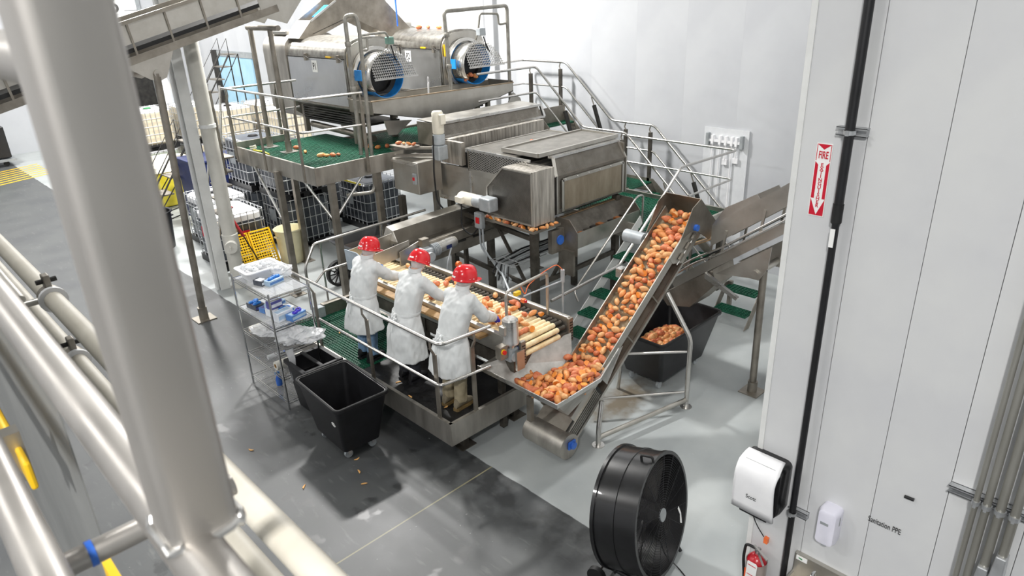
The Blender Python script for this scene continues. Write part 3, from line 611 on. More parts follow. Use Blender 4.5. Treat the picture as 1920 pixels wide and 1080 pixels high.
# ------------------------------------------------------------------ drum fan
fn = T('drum_fan', 'large black drum fan on a wheeled base in the foreground', 'fan', (4.0, 3.0, 0))
fc = V((4.27, 2.92, .60)); ax = V((.20, -.96, .18)).normalized(); FR = .555; FD = .40
zz = V((0, 0, 1)); sx_ = ax.cross(zz).normalized(); uz = sx_.cross(ax)
FM = Matrix((sx_, uz, ax)).transposed().to_4x4(); FM.translation = fc      # local z = blowing direction
def F(): m = MB(); m.M = FM; return m
F().lathe([(FR-.012, -FD/2), (FR, -FD/2), (FR, FD/2), (FR-.012, FD/2), (FR-.012, -FD/2)], n=56).build('drum', BLKG, fn, True)
for z in (-FD/2, FD/2): F().lathe([(FR-.018, z-.016), (FR+.014, z-.016), (FR+.014, z+.016), (FR-.018, z+.016), (FR-.018, z-.016)], n=56).build('rolled_rim', BLKG, fn, True)
F().lathe([(FR, -.012), (FR+.008, -.008), (FR+.008, .008), (FR, .012)], n=56).build('stiffening_rib', BLKG, fn, True)
m = F()
for r_ in [.06+.0215*k for k in range(23)]: m.lathe([(r_-.0018, FD/2+.010), (r_, FD/2+.0125), (r_+.0018, FD/2+.010), (r_, FD/2+.0075), (r_-.0018, FD/2+.010)], n=40)
m.build('grille_rings', BLK, fn, True)
m = F()
for k in range(16):
    a = 2*PI*k/16; m.beam((.05*math.cos(a), .05*math.sin(a), FD/2+.006), ((FR-.01)*math.cos(a), (FR-.01)*math.sin(a), FD/2+.006), .005, .006)
m.build('grille_spokes', BLK, fn)
m = F()
for r_ in [.05+.0135*k for k in range(35)]: m.lathe([(r_-.0035, -FD/2), (r_, -FD/2+.003), (r_+.0035, -FD/2), (r_, -FD/2-.003), (r_-.0035, -FD/2)], n=36)
m.build('rear_grille', BLK, fn, True)
F().lathe([(.001, FD/2+.02), (.06, FD/2+.02), (.06, FD/2), (.001, FD/2)], n=24).build('hub_cap', GREY, fn, True)
for k in range(4):
    a0 = R(40+90*k); m = F(); rows = []
    for i in range(7):
        r_ = .10+.41*i/6; tw = .55-.32*i/6; wd = .16+.10*i/6
        rows.append([(r_*math.cos(a0)-s_*wd*math.sin(a0)*math.cos(tw), r_*math.sin(a0)+s_*wd*math.cos(a0)*math.cos(tw), .05+s_*wd*math.sin(tw)+.02*(1-s_*s_)) for s_ in (-.5, -.25, 0, .25, .5)])
    m.add([p_ for r_ in rows for p_ in r_], [(i*5+j, i*5+j+1, (i+1)*5+j+1, (i+1)*5+j) for i in range(6) for j in range(4)])
    bl = m.build('blade', IRON, fn, True); sd = bl.modifiers.new('thick', 'SOLIDIFY'); sd.thickness = .005
F().cyl((0, 0, -.16), (0, 0, .10), .085, 24).build('motor', IRON, fn, True)
for z in (-.15, -.05): F().beam((-FR+.01, 0, z), (FR-.01, 0, z), .035, .012).build('motor_bracket', BLK, fn)
m = F(); a = R(84); m.tube(bend([(FR*math.cos(a)-.03, FR*math.sin(a), FD/2-.10), (FR*math.cos(a)-.03, FR*math.sin(a)+.06, FD/2-.10), (FR*math.cos(a)-.03, FR*math.sin(a)+.06, FD/2+.01), (FR*math.cos(a)-.03, FR*math.sin(a), FD/2+.01)], .03), .012, 8); m.build('handle', RUB, fn, True)
def onfan(a, z, w_, h_, name, mt, t=.003):
    m = F(); rows = []
    for i in range(5):
        aa = a+(i/4-.5)*h_/FR; rows.append([((FR+t)*math.cos(aa), (FR+t)*math.sin(aa), z+s_*w_) for s_ in (-.5, .5)])
    m.add([p_ for r_ in rows for p_ in r_], [(i*2, i*2+1, i*2+3, i*2+2) for i in range(4)]); return m.build(name, mt, fn)
onfan(R(141), -.035, .13, .115, 'warning_label', PAPER); onfan(R(134.0), -.035, .13, .022, 'warning_band', ORGP, .0035); onfan(R(126), -.02, .12, .035, 'spec_label', PAPER)
for k in range(4): onfan(R(139+2.2*k), -.045, .09, .004, 'label_print', GREY, .0036)
m = F(); a = R(163); m.beam(((FR+.012)*math.cos(a), (FR+.012)*math.sin(a), -.16), ((FR+.012)*math.cos(a), (FR+.012)*math.sin(a), .07), .012, .02); m.build('latch_bar', IRON, fn)
for z in (-.12, .06): m = F(); m.cyl(((FR)*math.cos(R(161)), FR*math.sin(R(161)), z), ((FR+.025)*math.cos(R(161)), (FR+.025)*math.sin(R(161)), z), .012, 10); m.build('knob', LGREY, fn, True)
m = F(); a = R(181); m.tube([((FR+.02)*math.cos(a+.06*math.sin(t)), (FR+.02)*math.sin(a+.06*math.sin(t)), -.09+.03*math.cos(t)) for t in [k*.6 for k in range(9)]], .008, 8); m.build('cable_hook', LGREY, fn, True)
m = F(); m.box(-.42, -.34, -.34, -.10, FD/2+.014, FD/2+.017); m.build('torn_label', PAPER, fn) if False else None
m = F(); m.plate([(-.345, -.33, FD/2+.016), (-.31, -.30, FD/2+.016), (-.33, -.22, FD/2+.016), (-.30, -.14, FD/2+.016), (-.325, -.13, FD/2+.016), (-.355, -.22, FD/2+.016)], (0, 0, .002)); m.build('torn_label', PAPER, fn)
# wheeled base
lo = fc+ax*0
for s_ in (-1, 1):
    b_ = fc+sx_*(.30*s_)
    q(bend([(b_.x-ax.x*.24, b_.y-ax.y*.24, .10), (b_.x-ax.x*.20, b_.y-ax.y*.20, .09), (b_.x+ax.x*.28, b_.y+ax.y*.28, .05), (b_.x+ax.x*.30, b_.y+ax.y*.30, .02)], .04), 'base_tube', BLK, fn, .018, 10)
    wv = sx_*(.42*s_); w0 = fc+wv-ax*.22
    MB().cyl((w0.x, w0.y, .085), (w0.x+sx_.x*.05*s_, w0.y+sx_.y*.05*s_, .085), .085, 20).build('wheel', RUB, fn, True)
    MB().beam((b_.x-ax.x*.1, b_.y-ax.y*.1, .06), (b_.x, b_.y, .24), .04, .02).build('upright', BLK, fn)
a0, b0_ = fc+sx_*.42-ax*.22, fc-sx_*.42-ax*.22
q([(a0.x, a0.y, .085), (b0_.x, b0_.y, .085)], 'axle', IRON, fn, .012, 8)
tag(q(bend([(4.35, 2.75, .30), (4.40, 2.72, .10), (4.45, 2.62, .008), (4.38, 2.45, .006), (4.20, 2.25, .006), (4.0, 2.0, .006), (3.7, 1.9, .006)], .09, 6), 'fan_cord', BLK, None, .006, 6), 'thin black electric cord trailing on the floor right of the fan', 'cord')
# ------------------------------------------------------------------ upper platform
UZ = 2.47
upf = T('upper_platform', 'raised platform with green grating below the two drum machines', 'platform', (5.32, 10.07, 0))
fascia(upf, (5.32, 10.07), (5.32, 12.95), 2.23, 2.52); fascia(upf, (5.32, 10.07), (7.05, 10.07), 2.23, 2.52, inward=(0, 1)); fascia(upf, (5.32, 12.95), (6.4, 12.95), 2.23, 2.6, inward=(0, -1))
fascia(upf, (7.05, 10.45), (10.5, 10.45), 2.23, 2.5, inward=(0, 1))
for x0, x1, y0, y1 in ((5.34, 6.38, 10.09, 11.5), (5.34, 6.38, 11.5, 12.93), (6.38, 7.04, 10.09, 11.5), (6.38, 7.2, 11.5, 12.93), (7.04, 8.8, 10.47, 12), (8.8, 10.5, 10.47, 12)):
    grate(x0+.004, x1-.004, y0+.004, y1-.004, UZ, 'grating_panel', GREEN, upf, .06, .013, .022)
for y in (10.6, 11.5, 12.4): MB().box(5.34, 10.4, y, y+.06, 2.3, 2.43).build('joist', STEELD, upf)
for x, y in ((5.29, 11.33), (5.62, 10.15), (6.55, 10.2), (6.3, 12.8), (8.4, 11.0), (10.3, 11.2)):
    MB().box(x-.05, x+.05, y-.05, y+.05, .014, 2.3).build('leg', STEELD, upf); MB().box(x-.12, x+.12, y-.12, y+.12, 0, .014).build('foot_plate', STEELD, upf)
for a, b_ in (((5.29, 11.33, 1.3), (5.29, 12.2, 2.25)), ((5.62, 10.15, 1.6), (6.2, 10.12, 2.22)), ((5.62, 10.2, 1.55), (5.4, 10.7, 2.25))): MB().tube([a, b_], .022, 10).build('brace', STEELB, upf, True)
guard('upper_guard_rail', 'stainless guard rail on the near edge of the upper platform',
      [(5.28, 12.98, 3.58), (5.28, 10.16, 3.58), (6.32, 10.02, 3.58)],
      [[(5.28, 12.98, 3.07), (5.28, 10.2, 3.07), (6.34, 10.04, 3.07)]],
      [(5.27, 12.75, 3.58, -.6, 0), (5.27, 11.62, 3.58, -.6, 0), (5.27, 10.28, 3.58, -.6, 0), (6.28, 10.03, 3.58, 0, -.3)], 2.28)
guard('upper_end_rail', 'guard rail on the far left end of the upper platform', [(5.28, 12.99, 3.56), (6.75, 13.0, 3.56)], [[(5.28, 12.99, 3.06), (6.75, 13.0, 3.06)]], [(5.34, 12.99, 3.56, 0, .4), (6.3, 12.99, 3.56, 0, .4)], 2.3)
# access stair that rises to the platform at its left end
lad = T('access_ladder', 'steep steel access ladder at the left end of the upper platform', 'ladder', (5.0, 13.6, 0))
for y in (13.05, 13.6): q(bend([(4.72, y, .9), (5.02, y, 2.25), (5.20, y, 3.1), (5.28, y, 3.62)], .1), 'stringer', STEELB, lad, .022, 10)
for k in range(6): MB().box(4.76+.065*k, 4.98+.065*k, 13.07, 13.58, 1.0+.26*k, 1.03+.26*k).build('rung_tread', STEELD, lad)
for y in (13.02, 13.3): MB().box(5.06, 5.10, y, y+.04, 2.02, 3.55).build('hanger_post', STEELD, lad)
# ------------------------------------------------------------------ drum machines P1 and P2
def ring_xz(cx, prof, y): return [(cx+a, y, b_) for a, b_ in prof]
def arcprof(hw, zb, zs, zt, k=8):
    """casing section: straight flanks from zb to zs then a rounded hood to zt"""
    out = [(-hw*.55, zb-.18), (-hw*.96, zb), (-hw, zs)]
    for j in range(1, k*2):
        a = PI-PI*j/(2*k); out.append((hw*math.copysign(abs(math.cos(a))**.75, math.cos(a)), zs+(zt-zs)*abs(math.sin(a))**.8))
    return out+[(hw, zs), (hw*.96, zb), (hw*.55, zb-.18)]
DOOR = mat('mirror_stainless', 'd2d3d4', 'dddedf', .26, .95, 1.5, r2=.36)
HOOD = mat('mottled_stainless_hood', '8b8780', 'b5b2ab', .35, .9, 9, .12)
MESHG = STEELB
def peeler(label, cx, letter, group):
    t = T('drum_machine', label, 'machine', (cx, 12.6, UZ), group)
    zc = 3.68; hw = .57
    MB().loft([ring_xz(cx, arcprof(hw, 3.12, 4.0, 4.34), y) for y in (11.32, 13.42)]).build('casing', [HOOD], t, True)
    MB().plate([(cx-hw-.012, 11.36, 3.17), (cx-hw-.012, 13.38, 3.17), (cx-hw-.012, 13.38, 3.98), (cx-hw-.012, 11.36, 3.98)], (.02, 0, 0)).build('front_door', DOOR, t, bev=.004)
    MB().box(cx-hw-.02, cx-hw+.01, 11.34, 13.40, 3.985, 4.0).build('door_seam', IRON, t); MB().box(cx-hw-.02, cx-hw+.01, 11.34, 13.40, 3.15, 3.165).build('door_sill', STEELD, t)
    for y in (13.44,):
        MB().loft([[(cx+a*1.06, yy, b_) for a, b_ in arcprof(hw, 2.95, 4.06, 4.40)] for yy in (13.42, 14.35)]).build('drive_housing', STEELW, t, True)
    MB().box(cx-.45, cx+.45, 13.55, 14.2, 4.36, 4.44).build('housing_lid', STEEL, t, bev=.02)
    for y in (12.65, 11.5):
        hl = MB(); hl.box(cx-hw-.05, cx-hw-.01, y-.03, y+.03, 3.93, 4.06); hl.build('latch', STEELD, t); q([(cx-hw-.05, y, 4.02), (cx-hw-.05, y-.16, 3.97)], 'latch_handle', IRON, t, .008, 6)
    MB().box(cx-hw-.03, cx-hw-.024, 11.75, 11.92, 4.0, 4.03).build('warning_strip', YEL, t)
    # front end plate: ring with collar and blue drum lip
    rr_ = [(.50, -.02), (.50, .02), (.42, .02), (.42, -.02), (.50, -.02)]
    pts = arcprof(hw*.98, 3.22, 3.95, 4.30)
    MB().plate([(cx+a, 11.31, b_) for a, b_ in pts], (0, -.03, 0)).build('end_plate', STEEL, t)
    MB().lathe([(.50, 11.27), (.50, 11.20), (.44, 11.20), (.44, 11.27)], (cx, 0, zc), 40, 'y').build('end_ring', STEELB, t, True)
    MB().lathe([(.385, 11.30), (.385, 10.93), (.372, 10.93), (.372, 11.30)], (cx, 0, zc), 44, 'y').build('drum_lip', BLUE, t, True)
    MB().lathe([(.37, 11.20), (.371, 11.15), (.30, 11.18), (.30, 11.26), (.001, 11.26)], (cx, 0, zc), 44, 'y').build('dark_lining_disc', IRON, t, True)  # dark disc closes the mouth; its colour gives the drum's inner shade
    # stainless collar round the upper part and square-mesh guard
    m = MB(); rows = []
    for j in range(25):
        a = R(-38+256*j/24)
        rows.append([(cx+rad*math.cos(a), yy, zc+rad*math.sin(a)) for rad, yy in ((.40, 11.22), (.40, 10.84))])
    m.add([p_ for r_ in rows for p_ in r_], [(i*2, i*2+1, i*2+3, i*2+2) for i in range(24) if i > 7]); cl_ = m.build('guard_collar', STEELB, t, True)
    sd_ = cl_.modifiers.new('thick', 'SOLIDIFY'); sd_.thickness = .008
    m = MB(); gr = .46; y0g, y1g = 10.83, 10.70
    gy = lambda z_: 10.60+.55*(z_+.02)
    for k in range(-11, 12):
        u = k*.042
        if abs(u) < gr:
            h = math.sqrt(gr*gr-u*u)
            if h > -.02: m.beam((cx+u, gy(-.02), zc-.02), (cx+u, gy(h), zc+h), .011, .011)
            if u > -.02: m.beam((cx-h, gy(u), zc+u), (cx+h, gy(u), zc+u), .011, .011)
    m.build('guard_mesh', MESHG, t)
    MB().box(cx-.46, cx+.46, 10.592, 10.608, zc-.03, zc-.01).build('guard_bar', STEELB, t)
    MB().box(cx-.475, cx-.455, 11.0, 11.22, zc-.05, zc+.13).build('blue_pad', BLUE, t)
    MB().box(cx-.53, cx-.50, 11.235, 11.265, zc+.18, zc+.40).build('yellow_tag', YEL, t)
    # number plate
    MB().box(cx-hw-.018, cx-hw-.013, 12.28, 12.47, 3.73, 3.94).build('number_plate', PAPER, t)
    text(letter, 'number', .17, INK, at(WALLX, (cx-hw-.0185, 12.375, 3.83)), t, bold=True, sx=.72)
    # under frame with black grid rails
    for y in (11.45, 13.3):
        for x in (cx-.42, cx+.42): MB().box(x-.045, x+.045, y-.045, y+.045, UZ, 3.15).build('frame_leg', STEELD, t)
    for k in range(5): MB().tube([(cx-.50, 11.2, 2.86+.045*k), (cx-.50, 13.2, 2.86+.045*k)], .012, 8).build('grid_rod', IRON, t, True)
    MB().box(cx-.46, cx+.46, 11.3, 13.3, 2.78, 2.82).build('drip_tray', IRON, t); MB().cyl((cx-.35, 11.0, 2.60), (cx-.35, 13.2, 2.66), .06, 14).build('drain_pipe', STEELD, t, True)
    return t
peeler('nearer drum machine with number plate P1 and blue drum mouth', 7.44, 'P1', 'drum machines')
peeler('farther drum machine with number plate P2 and tubers at its mouth', 9.60, 'P2', 'drum machines')
# feed chute above the machines, an inverted V
ch = T('feed_chute', 'inverted V shaped steel chute feeding both drum machines from above', 'chute', (8.45, 13.3, 4.3))
for y in (13.0, 13.55):
    MB().plate([(6.95, y, 4.30), (7.35, y, 4.30), (8.2, y, 4.62), (9.25, y, 4.12), (9.75, y, 4.18), (9.05, y, 4.86), (8.75, y, 5.3), (8.0, y, 5.3), (7.85, y, 4.95), (7.25, y, 4.60)], (0, .012, 0)).build('side_sheet', STEELD, ch)
MB().plate([(6.95, 13.0, 4.30), (7.25, 13.0, 4.60), (7.85, 13.0, 4.95), (8.0, 13.0, 5.3)][:2]+[(7.25, 13.55, 4.60), (6.95, 13.55, 4.30)], (0, 0, .01)).build('left_slide', STEEL, ch)
MB().plate([(7.25, 13.0, 4.36), (8.2, 13.0, 4.66), (8.2, 13.55, 4.66), (7.25, 13.55, 4.36)], (0, 0, .01)).build('left_floor', STEELD, ch); MB().plate([(9.75, 13.0, 4.18), (9.05, 13.0, 4.86), (9.05, 13.55, 4.86), (9.75, 13.55, 4.18)], (0, 0, .01)).build('right_cover', STEELD, ch)
MB().plate([(7.55, 13.1, 4.66), (7.85, 13.1, 4.86), (7.85, 13.45, 4.86), (7.55, 13.45, 4.66)], (0, 0, .012)).build('blue_curtain', BLUE, ch)
MB().beam((7.25, 13.0, 4.60), (7.85, 13.0, 4.95), .03, .03).build('edge_lip', STEELB, ch)
# discharge trough under both drums
tr = T('discharge_trough', 'long sloped steel trough catching both drum outlets', 'trough', (8.4, 10.8, 2.9))
TP = [(6.75, 3.34), (10.12, 3.30), (10.12, 3.14), (8.9, 2.90), (8.0, 2.88), (6.78, 3.14)]
for y in (10.44, 11.16): MB().plate([(a, y, b_) for a, b_ in TP], (0, .012, 0)).build('side_sheet', STEEL, tr)
m = MB()
for i in (2, 3, 4): a, b_ = TP[i], TP[i+1]; m.plate([(a[0], 10.44, a[1]+.01), (b_[0], 10.44, b_[1]+.01), (b_[0], 11.17, b_[1]+.01), (a[0], 11.17, a[1]+.01)], (0, 0, -.01))
m.build('floor_sheet', STEELD, tr)
m = MB(); m.beam((6.74, 10.44, 3.345), (10.13, 10.44, 3.305), .035, .02); m.build('near_rim', mat('stained_rim', '8a7862', 'a4927a', .5, .5, 8), tr); m = MB(); m.beam((6.74, 11.17, 3.345), (10.13, 11.17, 3.305), .035, .02); m.build('far_rim', STEELD, tr)
for x in (6.76, 10.12): MB().box(x-.006, x+.006, 10.44, 11.17, 3.12, 3.34).build('end_sheet', STEELD, tr)
MB().plate([(6.95, 10.43, 3.0), (7.55, 10.43, 2.93), (7.2, 10.43, 2.72), (7.02, 10.43, 2.74)], (0, -.012, 0)).build('support_bracket', STEEL, tr); MB().plate([(10.1, 10.43, 3.12), (10.3, 10.43, 2.98), (10.32, 10.43, 2.92), (9.95, 10.43, 2.93)], (0, -.012, 0)).build('support_bracket', STEEL, tr)
for x in (6.9, 10.0): MB().box(x-.04, x+.04, 11.05, 11.13, UZ, 3.1).build('leg', STEELD, tr)
tag(MB().tube([(8.1, 10.62, 2.95), (8.13, 10.62, 3.45), (8.135, 10.62, 3.5)], .016, 10, radii=[.014, .016, .018]).loft([[(8.135+.022*math.cos(a)*k_, 10.62, 3.55+.07*math.sin(a)*k_) for a in [2*PI*j/12 for j in range(12)]] for k_ in (1, .5)], False).build('scraper_handle', WHITE, None, True), 'white scraper handle standing in the discharge trough', 'scraper')
# spray water piping
WP = mat('galvanised_pipe', '8d8a83', 'a7a49c', .45, .7, 9)
sp1 = T('spray_pipework', 'galvanised water pipes with valves in front of the P1 drum machine', 'pipework', (6.55, 10.35, 2))
q(bend([(6.42, 10.42, 2.5), (6.42, 10.42, 4.72), (6.58, 10.36, 4.74), (6.60, 10.32, 4.55), (6.53, 10.28, 1.95), (6.45, 10.25, 1.86), (6.05, 10.45, 1.86)], .06), 'riser_pipe', WP, sp1, .033, 12)
for z in (4.3, 3.6): MB().lathe([(.045, z-.04), (.05, z-.03), (.05, z+.03), (.045, z+.04)], (6.42, 10.42, 0), 12).build('union', WP, sp1, True)
q(bend([(6.59, 10.33, 4.42), (6.85, 10.5, 4.42), (7.36, 10.7, 4.42), (7.44, 10.72, 4.30), (7.44, 10.85, 4.15)], .05), 'spray_pipe', WP, sp1, .022, 10)
q(bend([(6.59, 10.33, 4.20), (6.78, 10.42, 4.18), (6.80, 10.43, 4.38)], .05), 'bypass_pipe', WP, sp1, .022, 10)
MB().box(7.38, 7.50, 10.66, 10.78, 4.22, 4.34).build('valve', mat('valve_green', '5e7f74', '6f9285', .5), sp1, bev=.015); q([(7.5, 10.7, 4.2), (7.62, 10.7, 4.18), (7.64, 10.7, 4.05)], 'valve_handle', IRON, sp1, .009, 6); q(bend([(7.46, 10.72, 4.2), (7.55, 10.75, 3.95), (7.66, 10.74, 3.8)], .05), 'hose', RUB, sp1, .012, 8)
MB().ball((7.44, 10.82, 4.10), .05, 8).build('spray_head', STEELB, sp1, True)
sp2 = T('spray_pipework', 'galvanised pipe arch with valves in front of the P2 drum machine', 'pipework', (9.3, 10.5, 2.5))
q(bend([(8.62, 10.55, 3.1), (8.60, 10.6, 4.7), (10.14, 10.55, 4.74), (10.14, 10.55, 2.5)], .08), 'arch_pipe', WP, sp2, .036, 12)
q(bend([(10.12, 10.56, 4.42), (9.95, 10.6, 4.40), (9.94, 10.6, 4.60), (9.56, 10.7, 4.62), (9.54, 10.75, 4.30), (9.6, 10.9, 4.15)], .05), 'spray_pipe', WP, sp2, .022, 10)
for z in (4.3, 3.75): MB().lathe([(.045, z-.04), (.052, z-.03), (.052, z+.03), (.045, z+.04)], (8.61, 10.57, 0), 12).build('union', WP, sp2, True)
MB().box(9.52, 9.68, 10.68, 10.80, 4.22, 4.36).build('valve', LGREY, sp2, bev=.015); q(bend([(9.64, 10.72, 4.2), (9.75, 10.75, 4.0), (9.85, 10.74, 3.85)], .05), 'hose', RUB, sp2, .012, 8)
tag(q([(9.2, 12.9, 4.4), (9.2, 12.9, 9)], 'supply_line', BLUED, None, .016, 8), 'thin blue supply line rising behind the P2 drum machine', 'pipe'); tag(q([(11.3, 12.6, 2.5), (11.3, 12.6, 9)], 'drain_line', WHITE, None, .08, 12), 'white vertical pipe rising against the back wall behind the pipe arch', 'pipe')
# ------------------------------------------------------------------ infeed conveyor top left
fc_ = T('infeed_conveyor', 'inclined stainless conveyor crossing the top left corner', 'conveyor', (4.5, 12, 0))
ta = math.tan(R(14.5))
def FP(x, h, y): return V((x, y, 4.13+(x-3.0)*ta+h))
for y, nm in ((11.6, 'near'), (12.35, 'far')):
    MB().plate([FP(1.4, .50, y), FP(5.75, .50, y), FP(5.75, .22, y), FP(1.4, .22, y)], (0, .01, 0)).build(nm+'_side_plate', STEEL, fc_); MB().beam(FP(1.4, .52, y-.02), FP(5.9, .52, y-.02), .07, .05).build('top_flange', STEELD, fc_)
    MB().beam(FP(1.4, .0, y), FP(5.9, .0, y), .05, .11).build('lower_beam', STEELD, fc_)
    x = 1.9
    while x < 5.8: MB().beam(FP(x, .02, y-.012), FP(x-.06, .50, y-.012), .03, .02, (0, 1, 0)).build('upright', STEELD, fc_); x += .56
MB().plate([FP(1.4, .16, 11.62), FP(5.9, .16, 11.62), FP(5.9, .10, 11.62), FP(1.4, .10, 11.62)], (0, .72, 0)).build('belt', RUB, fc_)
for y in (11.585, 12.37): MB().plate([FP(3.28, .03, y), FP(4.15, .05, y), (3.92, y, 3.98), (3.80, y, 3.93), (3.68, y, 3.97)], (0, .012, 0)).build('support_gusset', STEEL, fc_)
MB().cyl((3.79, 11.55, 4.05), (3.79, 12.4, 4.05), .055, 18).build('pivot_tube', STEEL, fc_, True)
q([(3.66, 11.6, .02), (3.78, 11.6, 4.05)], 'support_pole', STEELD, fc_, .055, 16); MB().box(3.50, 3.82, 11.44, 11.76, 0, .018).build('foot_plate', STEELD, fc_); MB().cyl((3.66, 11.6, .01), (3.66, 11.6, .22), .075, 16).build('foot_sleeve', STEELD, fc_, True)
for y in (11.86, 12.60):
    q([(5.83, y, UZ), (5.83, y, 4.55)], 'head_pole', STEELD, fc_, .045, 14); MB().cyl((5.83, y, UZ), (5.83, y, UZ+.2), .06, 14).build('pole_sleeve', STEELD, fc_, True); MB().box(5.70, 5.96, y-.12, y+.12, UZ, UZ+.012).build('pole_foot', STEELB, fc_)
q([(5.83, 11.55, 4.57), (5.83, 12.7, 4.57)], 'head_cross_tube', STEELD, fc_, .045, 14)
for y in (11.58, 12.40): MB().plate([FP(5.5, .52, y), FP(6.75, .34, y), FP(6.35, .0, y), FP(6.02, -.28, y), FP(5.62, -.06, y)], (0, .012, 0)).build('head_plate', STEEL, fc_)
# ------------------------------------------------------------------ grading machine with mesh guards
gm = T('grading_machine', 'big stainless roller grader with perforated guards in the centre', 'machine', (8.2, 8.0, 0))
XP = holes('perforated_sheet', '8f8b84', 'aaa69e', (0, 1), .028, .25, .4, .85); XPF = holes('perforated_front', '8c867d', 'a59f95', (0, 2), .026, .19, .4, .85); XPS = holes('perforated_side', '77746f', '8d8a84', (1, 2), .026, .20, .4, .85)
EXP = holes('expanded_mesh', 'b9b7b2', 'd0cec9', (1, 2), .075, .13, .35, .9, ratio=.5)
# solid dark block inside, its colour gives the shade behind the openings
MB().box(7.40, 9.10, 7.05, 9.0, 1.85, 2.58).build('dark_core', IRON, gm)
for k in range(10): MB().cyl((7.5, 7.2+k*.18, 2.52), (9.05, 7.2+k*.18, 2.52), .07, 12).build('brush_roller', STEELK, gm, True)
# frames and sheets
MB().box(7.26, 7.30, 6.98, 9.42, 2.27, 2.36).build('side_rail', STEEL, gm); MB().box(7.26, 7.30, 7.9, 9.42, 1.74, 1.80).build('side_rail', STEELB, gm)
for y in (9.37, 8.53, 7.88): MB().box(7.255, 7.30, y, y+.05, 1.74, 2.33).build('side_stile', STEELB, gm)
for y0, y1 in ((8.58, 9.37), (7.93, 8.53)): MB().box(7.275, 7.285, y0, y1, 1.80, 2.28).build('side_panel', STEEL, gm)
MB().box(7.27, 7.28, 7.25, 8.60, 2.36, 2.65).build('expanded_side_guard', EXP, gm)
m = MB(); m.beam((7.275, 7.2, 2.67), (7.275, 8.65, 2.67), .03, .035); m.build('guard_frame', STEELB, gm)
MB().box(7.26, 9.22, 8.58, 8.60, 2.33, 2.67).build('guard_end', STEELD, gm)
MB().box(7.27, 9.2, 7.55, 8.62, 2.675, 2.685).build('top_guard_sheet', XP, gm)
m = MB(); m.beam((7.27, 8.62, 2.68), (9.2, 8.62, 2.68), .03, .03); m.beam((9.2, 7.5, 2.68), (9.2, 8.62, 2.68), .03, .03); m.build('top_frame', STEEL, gm)
lid = MB().plate([(7.42, 7.16, 2.735), (9.28, 7.16, 2.735), (9.28, 7.92, 2.735), (7.42, 7.92, 2.735)], (0, 0, .008)).build('raised_lid', XP, gm)
m = MB()
for a, b_ in (((7.40, 7.15), (9.30, 7.15)), ((9.30, 7.15), (9.30, 7.93)), ((9.30, 7.93), (7.40, 7.93)), ((7.40, 7.93), (7.40, 7.15))): m.beam((*a, 2.735), (*b_, 2.735), .035, .06)
m.build('lid_frame', STEEL, lid)
# front: folded perforated guard with a solid plate screwed on
m = MB(); m.plate([(7.58, 6.94, 2.42), (9.24, 6.94, 2.42), (9.20, 7.06, 2.66), (7.62, 7.06, 2.66)], (0, .008, .004)); m.build('sloped_front_guard', XPF, gm)
MB().box(7.58, 9.24, 6.935, 6.945, 1.84, 2.42).build('front_guard', XPF, gm)
MB().box(7.72, 9.12, 6.915, 6.928, 1.88, 2.33).build('front_cover_plate', mat('muddy_stainless', '8f8371', 'a99d8a', .45, .7, 5, stretch=(1, 1, .3)), gm)
fr_ = MB()
for a, b_ in (((7.68, 2.35), (9.16, 2.35)), ((7.68, 2.35), (7.68, 1.86)), ((9.16, 2.35), (9.16, 1.86))): fr_.beam((a[0], 6.912, a[1]), (b_[0], 6.912, b_[1]), .012, .05, (0, 0, 1) if a[1] == b_[1] else (1, 0, 0))
fr_.build('cover_strip', STEEL, gm)
for k in range(6): MB().ball((7.74+.27*k, 6.904, 2.35), .012, 6).build('bolt', STEELB, gm, True)
for xa, xb in ((7.56, 7.62), (9.25, 9.21)): m = MB(); m.beam((xa, 6.94, 1.84), (xa, 6.94, 2.43), .05, .03); m.beam((xa, 6.94, 2.41), (xb, 7.06, 2.68), .05, .03); m.build('front_stile', STEEL, gm)
MB().box(7.6, 9.2, 7.04, 7.14, 2.665, 2.70).build('top_ledge', STEELB, gm); MB().box(9.22, 9.24, 6.96, 8.6, 1.85, 2.66).build('end_sheet', STEELD, gm)
MB().plate([(7.56, 6.96, 1.84), (9.25, 6.96, 1.84), (9.2, 7.3, 1.66), (7.6, 7.3, 1.66)], (0, 0, .01)).build('belly_sheet', IRON, gm); MB().box(7.62, 9.2, 6.98, 7.04, 1.70, 1.74).build('wood_strip', WOOD, gm)
MB().box(7.85, 9.02, 6.962, 6.985, 2.30, 2.43).build('peel_residue', RUST, gm)
for k in range(9): MB().box(7.8+.15*k, 7.9+.15*k, 6.62+.02*(k % 3), 6.74, 1.46, 1.53+.012*(k % 4)).build('peel_scrap', [RUST, STEELK, IRON][k % 3], gm)
# chain guard
cg = MB().plate([(7.0, 6.9, 1.80), (7.0, 7.86, 1.80), (7.0, 7.86, 2.24), (7.0, 7.50, 2.58), (7.0, 6.9, 2.58)], (.012, 0, 0)).build('chain_guard_mesh', XPS, gm)
MB().plate([(7.06, 6.98, 1.82), (7.06, 7.82, 1.82), (7.06, 7.82, 2.22), (7.06, 7.48, 2.54), (7.06, 6.98, 2.54)], (.3, 0, 0)).build('chain_case', IRON, gm)
MB().box(6.995, 7.46, 6.885, 6.90, 1.78, 2.60).build('chain_guard_side', STEELG, gm)
MB().plate([(6.995, 6.89, 2.585), (7.46, 6.89, 2.585), (7.46, 7.50, 2.585), (6.995, 7.50, 2.585)], (0, 0, .012)).build('chain_guard_top', STEELG, gm); MB().plate([(6.995, 7.50, 2.59), (7.3, 7.50, 2.59), (7.3, 7.87, 2.24), (6.995, 7.87, 2.24)], (0, .008, .008)).build('chain_guard_chamfer', STEELG, gm)
m = MB()
